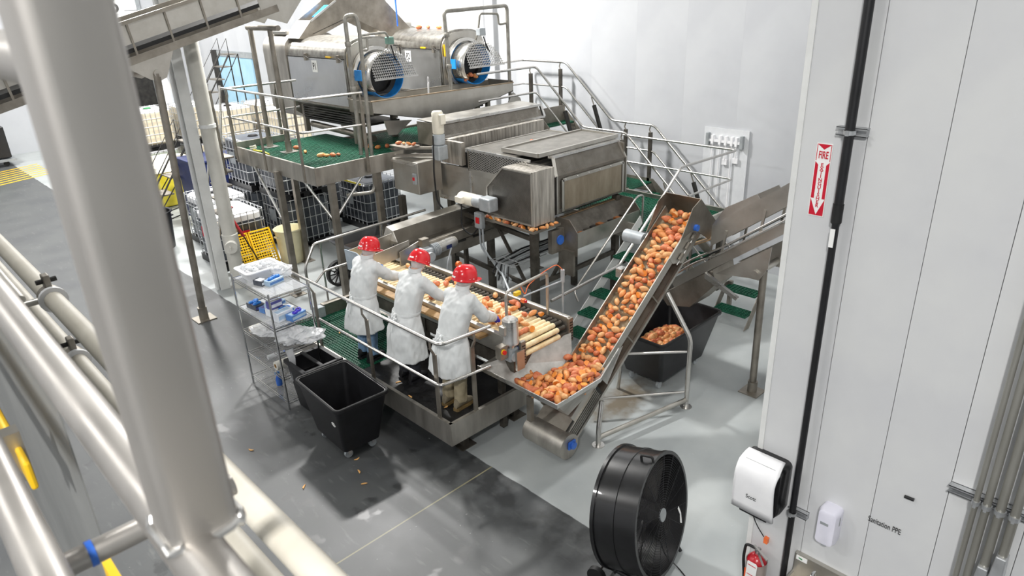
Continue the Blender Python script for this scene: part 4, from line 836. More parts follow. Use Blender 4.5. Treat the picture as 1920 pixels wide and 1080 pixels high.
for a, b_ in (((6.9, 1.80), (7.86, 1.80)), ((7.86, 1.80), (7.86, 2.24)), ((7.86, 2.24), (7.50, 2.58)), ((7.50, 2.58), (6.9, 2.58)), ((6.9, 2.58), (6.9, 1.80))): m.beam((6.995, *a), (6.995, *b_), .022, .03, (1, 0, 0))
m.build('chain_guard_frame', STEEL, gm)
# catch tray below the chain guard
m = MB(); m.plate([(6.93, 6.82, 1.70), (7.52, 6.82, 1.70), (7.52, 8.05, 1.72), (6.93, 8.05, 1.72)], (0, 0, .008)); m.beam((6.93, 6.82, 1.72), (6.93, 8.05, 1.74), .008, .04); m.beam((6.93, 6.82, 1.72), (7.52, 6.82, 1.72), .008, .04); m.build('catch_tray', STEELD, gm)
# long beam and the small covered section at the back
MB().box(7.22, 9.60, 9.10, 9.22, 2.50, 2.77).build('cross_beam', STEELG, gm); MB().box(7.22, 7.30, 8.7, 9.22, 2.40, 2.77).build('beam_end', STEELG, gm)
m = MB(); m.plate([(7.40, 9.35, 2.78), (9.80, 9.35, 2.78), (9.80, 9.45, 2.98), (7.40, 9.45, 2.98)], (0, .006, 0)); m.build('back_perforated_guard', XPF, gm)
MB().plate([(7.36, 9.44, 2.98), (9.86, 9.44, 2.98), (9.86, 10.0, 3.0), (7.36, 10.0, 3.0)], (0, 0, .01)).build('back_cover', STEEL, gm)
m = MB()
for a, b_ in (((7.36, 9.34, 2.77), (9.86, 9.34, 2.77)), ((7.36, 9.44, 2.98), (9.86, 9.44, 2.98)), ((7.36, 9.34, 2.77), (7.36, 9.44, 2.98)), ((9.86, 9.34, 2.77), (9.86, 9.44, 2.98))): m.beam(a, b_, .05, .04)
m.build('back_guard_frame', STEELB, gm); MB().box(7.4, 9.8, 9.48, 9.98, 2.5, 2.95).build('back_body', IRON, gm); MB().plate([(7.35, 9.36, 2.60), (7.35, 10.0, 2.60), (7.35, 10.0, 2.98), (7.35, 9.44, 2.98)], (-.01, 0, 0)).build('back_end', STEELD, gm)
# electrical side box at the left
MB().box(6.72, 7.22, 9.25, 9.95, 1.92, 2.46).build('side_cabinet', STEEL, gm, bev=.01); MB().box(6.70, 7.24, 9.26, 9.96, 2.40, 2.44).build('cabinet_rim', STEELB, gm)
MB().box(6.68, 6.72, 9.28, 9.36, 2.10, 2.28).build('isolator', GREY, gm, bev=.006); MB().box(6.665, 6.68, 9.30, 9.34, 2.17, 2.22).build('isolator_knob', RED, gm)
for z in (2.62, 2.50): MB().beam((6.75, 9.9, z), (7.2, 9.2, z+.02), .05, .04).build('side_bar', STEELD, gm)
MB().box(6.7, 7.0, 9.5, 9.96, 2.66, 2.68).build('side_tray', STEELD, gm)
# legs and under frame
for x, y in ((7.08, 6.96), (7.34, 9.2), (6.78, 9.86), (9.1, 7.0), (9.1, 8.9), (7.4, 8.3)):
    MB().box(x-.05, x+.05, y-.05, y+.05, .012, 1.8).build('leg', STEELK, gm); MB().box(x-.1, x+.1, y-.1, y+.1, 0, .012).build('foot_plate', STEELK, gm)
for a, b_ in (((7.08, 6.96, .8), (9.1, 7.0, .8)), ((7.34, 9.2, 1.1), (9.1, 8.9, 1.1)), ((7.08, 6.96, .75), (7.34, 9.2, .75)), ((7.08, 6.96, 1.55), (7.34, 9.2, 1.55)), ((6.78, 9.86, 1.3), (7.34, 9.2, 1.3))): MB().beam(a, b_, .05, .07).build('frame_bar', STEELK, gm)
for a, b_ in (((7.1, 7.2, .8), (7.3, 8.0, 1.5)), ((7.5, 7.0, .8), (8.2, 7.0, 1.5)), ((7.3, 9.1, .9), (7.3, 8.4, 1.6))): MB().beam(a, b_, .04, .05).build('diagonal_brace', STEELK, gm)
# waste chute under the front cover
wc = T('waste_chute', 'sloping stainless waste chute under the front of the grader', 'chute', (8.4, 6.8, 1.4))
MB().box(7.62, 9.18, 6.56, 6.57, 1.35, 1.60).build('front_lip', STEEL, wc); MB().plate([(7.62, 6.57, 1.38), (9.18, 6.57, 1.38), (9.18, 7.0, 1.74), (7.62, 7.0, 1.74)], (0, 0, .01)).build('slide', STEELK, wc)
for x in (7.60, 9.17): MB().plate([(x, 6.56, 1.22), (x, 6.56, 1.60), (x, 6.72, 1.78), (x, 7.0, 1.78), (x, 7.0, 1.22)], (.014, 0, 0)).build('cheek', STEELD, wc)
MB().box(7.55, 7.6, 6.6, 6.9, .9, 1.3).build('bracket', STEELD, wc); MB().box(7.32, 7.6, 6.82, 6.9, 1.28, 1.64).build('bearing_mount', STEELD, wc); MB().cyl((7.50, 6.80, 1.47), (7.50, 6.86, 1.47), .075, 18).build('blue_bearing', BLUED, wc, True)
for k in range(26):
    MB().ball((random.uniform(7.7, 9.1), 6.60+random.random()*.25, 0), 1, 5).v if False else None
# drive motors
def motor(label, c, d, L, r_, body, group=None):
    """foot-mounted geared motor along direction d starting at c"""
    d = V(d).normalized(); c = V(c); t = T('geared_motor', label, 'motor', c, group)
    z = V((0, 0, 1)) if abs(d.z) < .9 else V((1, 0, 0)); sx = d.cross(z).normalized(); u = sx.cross(d)
    Mm = Matrix((sx, u, d)).transposed().to_4x4(); Mm.translation = c
    def G(): m = MB(); m.M = Mm; return m
    G().lathe([(.001, L), (r_*.8, L), (r_*.98, L-.03), (r_*.98, L-.10), (r_, L-.10), (r_, .16), (r_*.86, .14), (.001, .14)], n=24).build('motor_body', body, t, True)
    G().box(-r_*1.55, -r_*.85, -r_*.5, r_*.55, L-.20, L-.04).build('terminal_box', body, t, bev=.012); G().lathe([(r_*.95, .14), (r_*1.02, .12), (r_*1.02, -.02), (r_*.8, -.04), (.001, -.04)], n=20).build('coupling', LGREY, t, True)
    G().box(-r_*.95, r_*.95, -r_*1.05, r_*1.05, -.28, -.04).build('gearbox', LGREY, t, bev=.02); G().box(r_*.6, r_*1.01, -r_*.4, r_*.4, L-.34, L-.24).build('rating_plate', GREY, t)
    return t
motor('upright cream motor on the left side of the grader', (7.02, 9.0, 2.78), (0, 0, 1), .50, .095, CREAM, 'cream drive motors')
motor('horizontal cream motor beside the chain guard of the grader', (6.86, 7.86, 2.02), (0, 1, 0), .50, .10, CREAM, 'cream drive motors')
cb = T('control_station', 'small grey switch box with red button below the cream motor', 'switch', (6.88, 7.9, 1.6))
MB().box(6.83, 6.92, 7.86, 8.03, 1.58, 1.84).build('box', GREY, cb, bev=.02); MB().box(6.815, 6.83, 7.90, 7.98, 1.67, 1.77).build('red_button', RED, cb, bev=.008)
for dy, en in ((.0, (6.75, 7.3, .95)), (.07, (6.8, 7.2, .92))): q(bend([(6.87, 7.88+dy, 1.58), (6.87, 7.88+dy, 1.25), en], .2), 'flexible_conduit', LGREY, cb, .016, 8)
q(bend([(6.78, 8.25, 1.95), (6.75, 8.25, 1.55), (6.80, 8.05, 1.45), (6.86, 7.98, 1.58)], .1), 'cable', BLK, cb, .012, 6); q([(6.75, 7.35, 1.02), (6.45, 6.75, .72)], 'grey_pipe', LGREY, cb, .02, 8)
q(bend([(6.93, 9.03, 2.9), (6.9, 9.05, 2.3), (6.95, 9.1, 1.8), (7.05, 9.0, 1.6)], .1), 'motor_cable', BLK, cb, .014, 6)
# ------------------------------------------------------------------ collecting conveyor to the roller table
cc = T('collecting_conveyor', 'stainless trough conveyor leading from the grader to the roller table', 'conveyor', (6.4, 8.5, 0))
def trough(x0, x1, y, z0, z1, nm, mt=STEELD, t=.012): return MB().plate([(x0, y, z0[0]), (x1, y, z0[1]), (x1, y, z1[1]), (x0, y, z1[0])], (0, t, 0)).build(nm, mt, cc)
trough(5.80, 8.9, 8.78, (1.30, 1.36), (1.62, 1.68), 'far_wall', STEEL); MB().plate([(5.80, 8.78, 1.62), (7.45, 8.78, 1.66), (7.45, 8.95, 1.70), (5.80, 8.95, 1.66)], (0, 0, .01)).build('far_flange', STEEL, cc)
MB().plate([(5.74, 8.60, 1.50), (5.80, 8.78, 1.63), (5.80, 8.95, 1.67), (5.72, 8.95, 1.50), (5.74, 8.9, 1.36)], (.012, 0, 0)).build('scoop_end', STEELW, cc)
trough(5.55, 8.9, 8.22, (1.16, 1.24), (1.50, 1.58), 'near_wall', STEELD); trough(5.50, 5.95, 8.20, (1.2, 1.22), (1.50, 1.60), 'near_step', STEEL)
MB().plate([(5.5, 8.22, 1.34), (8.9, 8.22, 1.42), (8.9, 8.79, 1.42), (5.5, 8.79, 1.34)], (0, 0, .012)).build('belt', STEELK, cc)
MB().plate([(4.98, 8.24, 1.36), (5.72, 8.24, 1.42), (5.72, 8.255, 1.62), (4.98, 8.255, 1.56)], (0, .01, 0)).build('deflector_near', STEEL, cc)
MB().plate([(4.92, 8.72, 1.30), (5.78, 8.78, 1.30), (5.78, 8.78, 1.60), (4.92, 8.72, 1.56)], (0, .012, 0)).build('deflector_far', STEEL, cc)
MB().plate([(4.92, 8.26, 1.28), (4.92, 8.72, 1.28), (4.90, 8.72, 1.60), (4.90, 8.40, 1.62), (4.92, 8.26, 1.55)], (-.012, 0, 0)).build('deflector_end', mat('translucent_curtain', 'a5b2bd', 'b6c2cc', .3), cc)
for x in (5.9, 7.0): MB().box(x-.03, x+.03, 8.45, 8.51, .02, 1.3).build('leg', STEELK, cc)
for x0 in (6.55, 6.95, 7.5): MB().box(x0, x0+.25, 8.212, 8.219, 1.34+.01*(x0-6.5), 1.375+.01*(x0-6.5)).build('slot', IRON, cc)
gm2 = T('helical_gear_motor', 'steel gearbox and motor on the side of the collecting conveyor', 'motor', (6.0, 8.0, 1.3))
MB().box(5.78, 5.98, 7.98, 8.18, 1.28, 1.50).build('gearbox', LGREY, gm2, bev=.04); MB().cyl((5.88, 7.98, 1.38), (5.88, 7.93, 1.38), .075, 18).build('gear_cover', LGREY, gm2, True)
for k in range(5): MB().cyl((6.0+.025*k, 8.08, 1.42), (6.012+.025*k, 8.08, 1.42), .10, 18).build('cooling_fin', LGREY, gm2, True)
MB().cyl((6.12, 8.08, 1.43), (6.42, 8.08, 1.45), .088, 22).build('motor_body', STEELB, gm2, True); MB().cyl((6.42, 8.08, 1.45), (6.46, 8.08, 1.45), .075, 22).build('fan_cover', STEEL, gm2, True)
MB().box(6.22, 6.32, 7.985, 7.99, 1.40, 1.46).build('rating_plate', NAVY, gm2); MB().box(5.85, 5.98, 8.1, 8.2, 1.50, 1.62).build('mount_block', STEELD, gm2); MB().cyl((5.72, 8.05, 1.36), (5.78, 8.05, 1.36), .055, 16).build('blue_bearing', BLUED, gm2, True)
q(bend([(6.3, 7.98, 1.40), (6.1, 7.85, 1.25), (6.02, 7.8, 1.05), (6.0, 7.85, .9)], .1), 'cable', GREY, gm2, .013, 8)
MB().cyl((6.28, 7.83, 1.18), (6.28, 7.78, 1.18), .05, 14).build('stop_button', ORG, gm2, True)
# wire tray with loose cables below the grader
wt = T('cable_tray', 'wire basket cable tray hanging below the grader', 'cable tray', (7.6, 7.3, 1.1))
for k in range(7): MB().tube([(6.75, 7.15+k*.08, 1.15), (8.6, 7.15+k*.08, 1.15)], .006, 6).build('wire', GALV, wt, True)
for k in range(10): MB().tube([(6.8+k*.19, 7.1, 1.15), (6.8+k*.19, 7.68, 1.15)], .006, 6).build('cross_wire', GALV, wt, True)
for k, cm in enumerate((BLK, LGREY, GREY, BLK, GREY, BLK)): q([(6.7, 7.2+.06*k, .75+.05*k), (6.85, 7.3+.05*k, 1.12), (7.4, 7.22+.07*k, 1.18), (8.3, 7.25+.06*k, 1.18)], 'cable', cm, wt, .014, 6)
# ------------------------------------------------------------------ side platform, its stair and the wall stair
sp = T('side_platform', 'green grating platform beside the grader near the back wall', 'platform', (9.6, 6.6, 0))
fascia(sp, (10.47, 5.66), (10.47, 7.95), 1.2, 1.48, inward=(-1, 0)); fascia(sp, (8.9, 5.66), (10.47, 5.66), 1.2, 1.48, inward=(0, 1)); fascia(sp, (8.86, 6.4), (8.86, 7.95), 1.2, 1.46)
for y0 in (5.7, 6.8): grate(8.88, 10.45, y0, y0+1.08, 1.4, 'grating_panel', GREEN, sp, .06, .013, .022)
for x, y in ((8.95, 5.75), (8.95, 7.8), (10.4, 5.75), (10.4, 7.8)): MB().box(x-.045, x+.045, y-.045, y+.045, 0, 1.36).build('leg', STEELK, sp)
g = guard('side_platform_rail', 'guard rail round the side platform and down its stair', [(10.55, 7.98, 2.46), (10.55, 5.66, 2.46), (8.92, 5.66, 2.49), (7.47, 5.66, 1.35), (5.98, 5.60, 1.32)],
      [[(10.52, 7.9, 1.98), (10.52, 5.68, 1.98), (9.2, 5.68, 1.98)]], [(10.5, 5.78, 2.46, 0, 0), (9.6, 5.67, 2.46, 0, 0), (8.98, 5.67, 2.46, 0, 0), (10.5, 7.9, 2.46, 0, 0), (7.75, 5.68, 1.56, 0, 0)], 1.25)
q(bend([(9.2, 7.6, 1.62), (9.2, 7.6, 2.2), (9.2, 7.05, 2.2), (9.2, 7.05, 1.62)], .08), 'hoop_rail', TUBE, g, .02, 10)
q(bend([(9.0, 6.38, 1.40), (9.0, 6.38, 1.93), (8.83, 6.38, 1.93), (7.32, 6.38, .80), (7.32, 6.3, .65)], .08), 'stair_mid_rail', TUBE, g, .018, 10)
s2 = T('side_stair', 'short stair with green treads down from the side platform', 'stair', (7.9, 6.0, 0))
for y, mt_ in ((6.36, WPAINT), (5.68, STEELD)): MB().plate([(8.92, y, 1.60), (8.98, y, 1.46), (7.22, y, .02), (7.02, y, .02), (7.02, y, .10)], (0, .012, 0)).build('stringer', mt_, s2)
for k in range(6): grate(7.08+.285*k, 7.36+.285*k, 5.70, 6.35, .22+.225*k, 'tread', GREEN, s2, .045, .010, .035)
ws = T('wall_stair', 'green-tread stair descending along the back wall', 'stair', (11, 8, 0))
for x in (10.60, 11.42):
    MB().plate([(x, 10.25, 2.60), (x, 10.2, 2.36), (x, 8.98, 1.20), (x, 7.9, 1.20), (x, 6.35, .0), (x, 6.1, .0), (x, 7.88, 1.46), (x, 8.92, 1.46), (x, 10.15, 2.60)], (.012, 0, 0)).build('stringer', STEELD, ws)
for k in range(5): grate(10.62, 11.42, 9.0+.24*k, 9.24+.24*k, 1.60+.2*k, 'tread', GREEN, ws, .05, .011, .035)
for k in range(6): grate(10.62, 11.42, 6.5+.24*k, 6.74+.24*k, .2+.2*k, 'tread', GREEN, ws, .05, .011, .035)
grate(10.62, 11.42, 7.92, 8.96, 1.4, 'landing', GREEN, ws, .05, .012); grate(10.62, 11.42, 10.25, 12, UZ, 'top_landing', GREEN, ws, .05, .012)
MB().box(10.6, 11.42, 10.2, 10.22, 2.3, 2.72).build('kick_plate', STEELD, ws)
for xx, lb in ((11.45, 'stair guard rail against the back wall'), (10.55, 'stair guard rail on the open side of the wall stair')):
    o_ = 0 if xx > 11 else -.05
    tp = [(xx-(1.6 if o_ else .9), 11.4+o_, 3.57)]+[(xx, 11.35+o_, 3.57)] if False else []
    st_ = [(9.0, 10.25, 3.58)] if o_ else [(9.2, 11.45, 3.58), (11.45, 11.45, 3.58)]
    top = st_+[(xx, 10.2, 3.58), (xx, 8.96, 2.50), (xx, 7.92, 2.50), (xx, 6.05, .86)]
    dz = lambda P_, d_: [(x_, y_+(.28 if 8 < y_ < 11 or y_ < 8 else 0)*0, z_-d_) for x_, y_, z_ in P_]
    gg = T('stair_rail', lb, 'guard rail', (xx, 9, 0), 'rails of the wall stair')
    q(bend(top, .1), 'top_rail', TUBE, gg, .023, 12); q(bend(dz(top, .50), .1), 'mid_rail', TUBE, gg, .019, 12)
    for y_, z_ in ((10.35, 3.58), (8.6, 2.5), (8.0, 2.5)): MB().box(xx-.03, xx+.03, y_-.03, y_+.03, z_-1.15, z_-.14).build('post', STEELK, gg); MB().tube([(xx, y_, z_-.15), (xx, y_+.03, z_-.09), (xx, y_, z_)], .012, 8).build('post_neck', STEELD, gg, True)
    for y_ in (9.45, 7.0):
        z_ = 2.5+(y_-8.96)*.87 if y_ > 8 else 2.5-(7.92-y_)*.88
        MB().beam((xx, y_-.35, z_-1.02), (xx, y_-.02, z_-.16), .07, .05).build('raking_post', IRON, gg); q([(xx, y_-.03, z_-.18), (xx, y_+.05, z_-.0)], 'post_neck', STEELD, gg, .012, 8)
# tool board on the back wall
tbd = T('tool_board', 'white tool board with hooks on the back wall', 'tool board', (11.66, 6.6, 1.5))
MB().box(11.67, 11.69, 6.05, 6.95, .4, 2.55).build('board', mat('clear_board', 'd0d2d5', 'd8dadc', .3), tbd)
for y in (6.16, 6.85): MB().box(11.60, 11.67, y-.03, y+.03, 2.22, 2.46).build('end_clip', GREY, tbd, bev=.01)
MB().box(11.62, 11.67, 6.2, 6.82, 2.30, 2.34).build('hook_rail', WHITE, tbd)
for k, (y, l_) in enumerate(((6.75, 1.5), (6.60, 1.7), (6.48, .4), (6.36, 1.6), (6.27, .35))):
    h_ = T('hung_tool', ['leftmost white handled tool on the back wall board', 'second white handled tool from the left on the wall board', 'short white tool in the middle of the wall board', 'fourth long white handled tool on the wall board', 'short white tool at the right end of the wall board'][k], 'tool', (11.64, y, 2.3-l_), 'white tools on the wall board')
    q([(11.64, y, 2.36), (11.64, y, 2.36-l_)], 'handle', WHITE, h_, .014, 8); MB().box(11.61, 11.67, y-.022, y+.022, 2.26, 2.42).build('grip_clip', WHITE, h_); MB().box(11.63, 11.66, y-.05, y+.05, 2.30-l_, 2.40-l_).build('tool_head', WHITE, h_)
tag(MB().box(10.3, 10.36, 8.25, 8.42, 2.30, 2.46).build('faded_notice', mat('faded_card', 'dcc9b8', 'b87f6a', .6, 0, 16)), 'small faded card fixed behind the grader lid', 'notice')
# ------------------------------------------------------------------ wire shelf and what lies on it
sh = T('wire_shelf', 'chrome wire shelving unit with boxes of gloves beside the platform', 'shelf', (3.55, 8.37, 0))
SX0, SX1, SY0, SY1 = 3.27, 3.82, 7.84, 8.90
for x in (SX0, SX1):
    for y in (SY0, SY1): MB().cyl((x, y, 0), (x, y, 1.66), .013, 10).build('post', CHROME, sh, True)
LEV = (.12, .48, .83, 1.18, 1.60)
for z in LEV:
    m = MB()
    for dz in (0, -.035):
        pts = [(SX0, SY0), (SX1, SY0), (SX1, SY1), (SX0, SY1)]
        for i in range(4): m.beam((*pts[i], z+dz), (*pts[(i+1) % 4], z+dz), .008, .010)
    n = 34
    for k in range(n+1): y = SY0+(SY1-SY0)*k/n; m.beam((SX0, y, z), (SX1, y, z), .0035, .0035)
    for k in range(3): x = SX0+.14*(k+1); m.beam((x, SY0, z-.006), (x, SY1, z-.006), .005, .005)
    m.build('wire_deck', CHROME, sh)
    if z in (1.18, 1.60): MB().box(SX0+.02, SX1-.02, SY0+.03, SY1-.03, z+.004, z+.007).build('clear_liner', mat('clear_liner_%d' % int(z*100), 'c9ccd0', 'd8dadd', .15, alpha=.35), sh)
# white tub heaped with goggles
tbn = T('white_tub', 'white plastic tub heaped with clear goggles on the top shelf', 'tub', (3.52, 8.67, 1.61))
def rr3(b, z, r=.05): return [(a, d, z) for a, d in rrect(*b, r, 4)]
MB().loft([rr3((3.36, 3.76, 8.52, 8.80), 1.61), rr3((3.31, 3.81, 8.47, 8.85), 1.735), rr3((3.29, 3.83, 8.45, 8.87), 1.735), rr3((3.29, 3.83, 8.45, 8.87), 1.75), rr3((3.33, 3.79, 8.49, 8.83), 1.75), rr3((3.38, 3.74, 8.54, 8.78), 1.63)]).build('tub', WHITE, tbn, True)
CLR = mat('clear_goggle', 'd6dadd', 'eef0f2', .12, alpha=.75)
gog = None
for k in range(16):
    x, y, z = 3.40+.33*random.random(), 8.54+.24*random.random(), 1.735+.02*random.random()
    if gog is None:
        gog = T('safety_goggles', 'pair of clear safety goggles heaped in the white tub', 'goggles', (x, y, z), 'clear goggles in the white tub')
        for s_ in (-1, 1): MB().lathe([(.030, 0), (.030, .028), (.024, .032), (.001, .033)], (x+.036*s_, y, z), 12).build('lens_cup', CLR, gog, True)
        q([(x-.065, y, z+.01), (x-.05, y+.06, z), (x+.05, y+.06, z), (x+.065, y, z+.01)], 'strap', WHITE, gog, .006, 6)
    else: g_ = dup(gog, (x, y, z)); g_.rotation_euler = (random.uniform(-.7, .7), random.uniform(-.7, .7), random.uniform(0, 6.3))
# plastic bags
BAG = mat('clear_bag_film', 'e3e5e8', 'f4f5f7', .12, alpha=.62)
def bag(label, c, s, rot=0, seed=1):
    m = MB(); n = 14; random.seed(seed)
    for i in range(1, n):
        t = PI*i/n-PI/2; ring = []
        for j in range(2*n):
            a = PI*j/n; p_ = V((math.cos(t)*math.cos(a), math.cos(t)*math.sin(a), math.sin(t)))
            k_ = 1+.38*noise.noise(p_*2.1+V((seed, 0, 0)))+.22*noise.noise(p_*5+V((0, seed, 0))); p_ = p_*k_
            ring.append(V((p_.x*s[0], p_.y*s[1], max(-.75, p_.z)*s[2])))
        m.v += ring
    rings = [m.v[i*2*n:(i+1)*2*n] for i in range(n-1)]; m = MB(); m.M = Matrix.Translation(c) @ Matrix.Rotation(rot, 4, 'Z'); m.loft(rings)
    return tag(m.build('plastic_bag', BAG, None, False), label, 'bag', 'clear plastic bags')
bag('crumpled clear bag behind the white tub on the shelf', (3.74, 8.42, 1.70), (.12, .17, .09), .4, 3)
bag('bulging clear plastic bag on the middle shelf beside the tote', (3.52, 7.98, .97), (.20, .20, .13), .2, 5)
bag('crumpled clear plastic bag spilling off the middle shelf', (3.70, 7.86, .93), (.16, .22, .10), 1.0, 8)
bag('flat clear plastic bag at the left of the middle shelf', (3.45, 8.50, .90), (.18, .24, .06), .5, 11)
tag(MB().loft([[(3.40+.05*math.cos(a)*k_+.02*k2, 7.83-.012+.008*math.sin(3*a), z_) for a in [2*PI*j/10 for j in range(10)]] for z_, k_, k2 in ((.86, 1, 0), (.7, .9, 1), (.55, .8, .5), (.40, 1.1, 1.4), (.36, .6, 2))]).build('hanging_bag_strip', BAG, None, True), 'strip of clear bag film hanging over the front shelf post', 'bag')
# glove boxes
def gbox(label, c, s, rz, body, top, tuft=None, z0=0):
    t = T('glove_box', label, 'box', c, 'boxes of gloves on the shelf'); cx, cy, cz = c
    Mz = Matrix.Translation(c) @ Matrix.Rotation(rz, 4, 'Z')
    m = MB(); m.M = Mz; m.box(-s[0]/2, s[0]/2, -s[1]/2, s[1]/2, 0, s[2]); m.build('carton', body, t, bev=.003)
    m = MB(); m.M = Mz; m.box(-s[0]*.46, s[0]*.46, -s[1]/2-.001, -s[1]/2, s[2]*.25, s[2]*.7); m.build('front_print', top, t)
    m = MB(); m.M = Mz; m.box(-s[0]*.42, s[0]*.42, -s[1]*.32, s[1]*.32, s[2], s[2]+.0015); m.build('top_print', top, t)
    if tuft:
        m = MB(); m.M = Mz
        for k in range(6): m.ball((random.uniform(-.3, .3)*s[0], random.uniform(-.25, .25)*s[1], s[2]+.012), .03, 6, (1.4, .9, .7))
        m.build('glove_tuft', tuft, t, True)
    return t
KB = mat('blue_carton', '4a78b8', '5c8ac8', .5, 0, 8); KP = mat('pale_blue_carton', '9db9d2', 'bdd2e4', .5, 0, 8); KW = mat('white_carton', 'd8dde4', 'e8ebef', .5, 0, 8); KV = mat('violet_carton', '4b4a86', '5b5aa0', .5, 0, 8); KD = mat('dark_carton', '3c4048', '565b64', .5, 0, 8)
GLV = mat('indigo_glove', '3527b4', '4636cc', .4, 0, 10); GLB = mat('blue_glove', '1f6fc4', '2f83d8', .4, 0, 10)
gbox('blue glove box beside the white tub on the top shelf', (3.56, 8.27, 1.607), (.24, .12, .07), .25, KP, KB, GLB)
gbox('dark grey glove box on the top shelf against the tub', (3.42, 8.36, 1.607), (.10, .16, .07), .3, KD, KW)
gbox('violet glove box standing under the top shelf', (3.50, 8.25, 1.29), (.17, .12, .10), .15, KV, KW)
gbox('white carton supporting the violet glove box', (3.50, 8.25, 1.187), (.20, .16, .10), .15, KW, KB)
gbox('open dark glove box with blue gloves at the left of the second shelf', (3.42, 8.66, 1.187), (.14, .24, .07), .1, KD, KV, GLB)
gbox('blue glove box lying second from the left on the second shelf', (3.46, 8.44, 1.187), (.14, .12, .07), .2, KB, KV)
gbox('pale blue long glove box in the middle of the second shelf', (3.56, 8.36, 1.26), (.26, .12, .06), .2, KP, KB)
gbox('white and blue glove box under the middle of the second shelf', (3.60, 8.20, 1.187), (.24, .13, .07), .2, KW, KB, GLB)
gbox('white glove box near the front of the second shelf', (3.50, 8.04, 1.187), (.24, .12, .12), .2, KW, KP)
gbox('open blue box of indigo gloves at the right end of the second shelf', (3.63, 7.94, 1.187), (.24, .12, .08), .25, KB, KP, GLV)
# rolls on the lower shelves
for k, (lb, x0, y, z, r_) in enumerate((('white film roll lying on the middle shelf at the left', 3.30, 8.72, .88, .045), ('second white film roll behind the left one on the middle shelf', 3.34, 8.60, .88, .04), ('cardboard-cored film roll sticking out of the lower shelf', 3.30, 8.10, .545, .06))):
    t = T('film_roll', lb, 'roll', (x0+.2, y, z), 'film rolls on the shelf')
    MB().lathe([(r_, 0), (r_, .40), (r_*.5, .40), (r_*.5, 0), (r_, 0)], (x0, y, z), 20, 'x').build('film', mat('film_%d' % k, 'd9d6cc', 'e6e3da', .35), t, True); MB().lathe([(r_*.5, -.004), (r_*.5, .404), (r_*.38, .404), (r_*.38, -.004), (r_*.5, -.004)], (x0, y, z), 16, 'x').build('core', WOOD, t, True)
t = T('spray_bottle', 'small blue spray bottle on the bottom shelf', 'bottle', (3.40, 8.32, .13)); MB().lathe([(.001, 0), (.04, 0), (.042, .10), (.02, .15), (.014, .17), (.001, .17)], (3.40, 8.32, .13), 16).build('bottle', BLUED, t, True); MB().box(3.36, 3.42, 8.305, 8.335, .30, .33).build('trigger', BLUE, t)
t = T('water_bottle', 'clear bottle with blue cap lying on the fourth shelf', 'bottle', (3.42, 8.42, .5)); MB().lathe([(.03, 0), (.032, .16), (.012, .21), (.012, .23)], (3.36, 8.45, .52), 14, 'x', True).build('bottle', CLR, t, True); MB().cyl((3.59, 8.45, .52), (3.61, 8.45, .52), .015, 10).build('cap', BLUED, t, True)
# ------------------------------------------------------------------ tanks and bins at the left
CAGE = GALV
def ibc(label, x, y, z, body, lid=RED, dark=True, dtop=False, sx=1.0, sy=1.2, cap=True, nv=6, nh=5, plate=True, coarse=False):
    """intermediate bulk container: pallet, bottle, tube cage, lid"""
    t = T('bulk_tank', label, 'tank', (x, y, z), 'caged bulk tanks'); x0, x1, y0, y1 = x-sx/2, x+sx/2, y-sy/2, y+sy/2
    m = MB()
    for px in (x0, x-.07, x1-.14): m.box(px, px+.14, y0, y1, z, z+.10)
    m.box(x0, x1, y0, y1, z+.10, z+.14); m.build('pallet', BLK, t)
    b_ = (x0+.03, x1-.03, y0+.03, y1-.03); i_ = (b_[0]+.05, b_[1]-.05, b_[2]+.05, b_[3]-.05)
    lo = MB(); lo.loft([rr3(i_, z+.14, .1), rr3(b_, z+.19, .14), rr3(b_, z+(.93 if dark else 1.05), .14)]); lo.build('liquid_bottle', body, t, True)
    if dark: MB().loft([rr3(b_, z+.93, .14), rr3(b_, z+1.04, .14), rr3(i_, z+1.09, .12), rr3((i_[0]+.06, i_[1]-.06, i_[2]+.06, i_[3]-.06), z+1.10, .1)]).build('bottle_top', DARKL if dtop else WHITE, t, True)
    else: MB().loft([rr3(b_, z+1.05, .14), rr3(i_, z+1.09, .12), rr3((i_[0]+.06, i_[1]-.06, i_[2]+.06, i_[3]-.06), z+1.10, .1)]).build('bottle_top', WHITE, t, True)
    m = MB(); r_ = .009
    for k in range(nh):
        zz_ = z+.22+(.88/(nh-1))*k; pts = [V((a, d, zz_)) for a, d in rrect(x0, x1, y0, y1, .1, 3)]; m.tube(pts+[pts[0]], r_, 6, False)
    m.build('cage_hoops', CAGE, t, True)
    m = MB()
    for k in range(nv+1):
        yy = y0+.10+(sy-.2)*k/nv
        for xx in (x0, x1): m.tube([(xx, yy, z+.14), (xx, yy, z+1.12)], r_, 6)
        xx = x0+.10+(sx-.2)*k/nv
        for yy2 in (y0, y1): m.tube([(xx, yy2, z+.14), (xx, yy2, z+1.12)], r_, 6)
    m.build('cage_bars', CAGE, t, True)
    if cap: MB().lathe([(.001, 1.135), (.09, 1.135), (.10, 1.12), (.10, 1.095)], (x, y, z), 20).build('lid', lid, t, True); MB().lathe([(.12, 1.095), (.12, 1.11), (.10, 1.11)], (x, y, z), 20).build('lid_ring', BLK, t, True)
    if plate: MB().box(x0-.012, x0-.006, y-.05, y+.25, z+.55, z+.82).build('name_plate', GREY, t)
    return t
DARKL = mat('dark_liquid_bottle', '3d4148', '555a62', .35, 0, 3); MILK = mat('milky_bottle', 'd9cdb4', 'e6dcc7', .4, 0, 3)
a_ = ibc('caged tank with red cap and red labels beside the column', 5.38, 14.10, 0, DARKL)
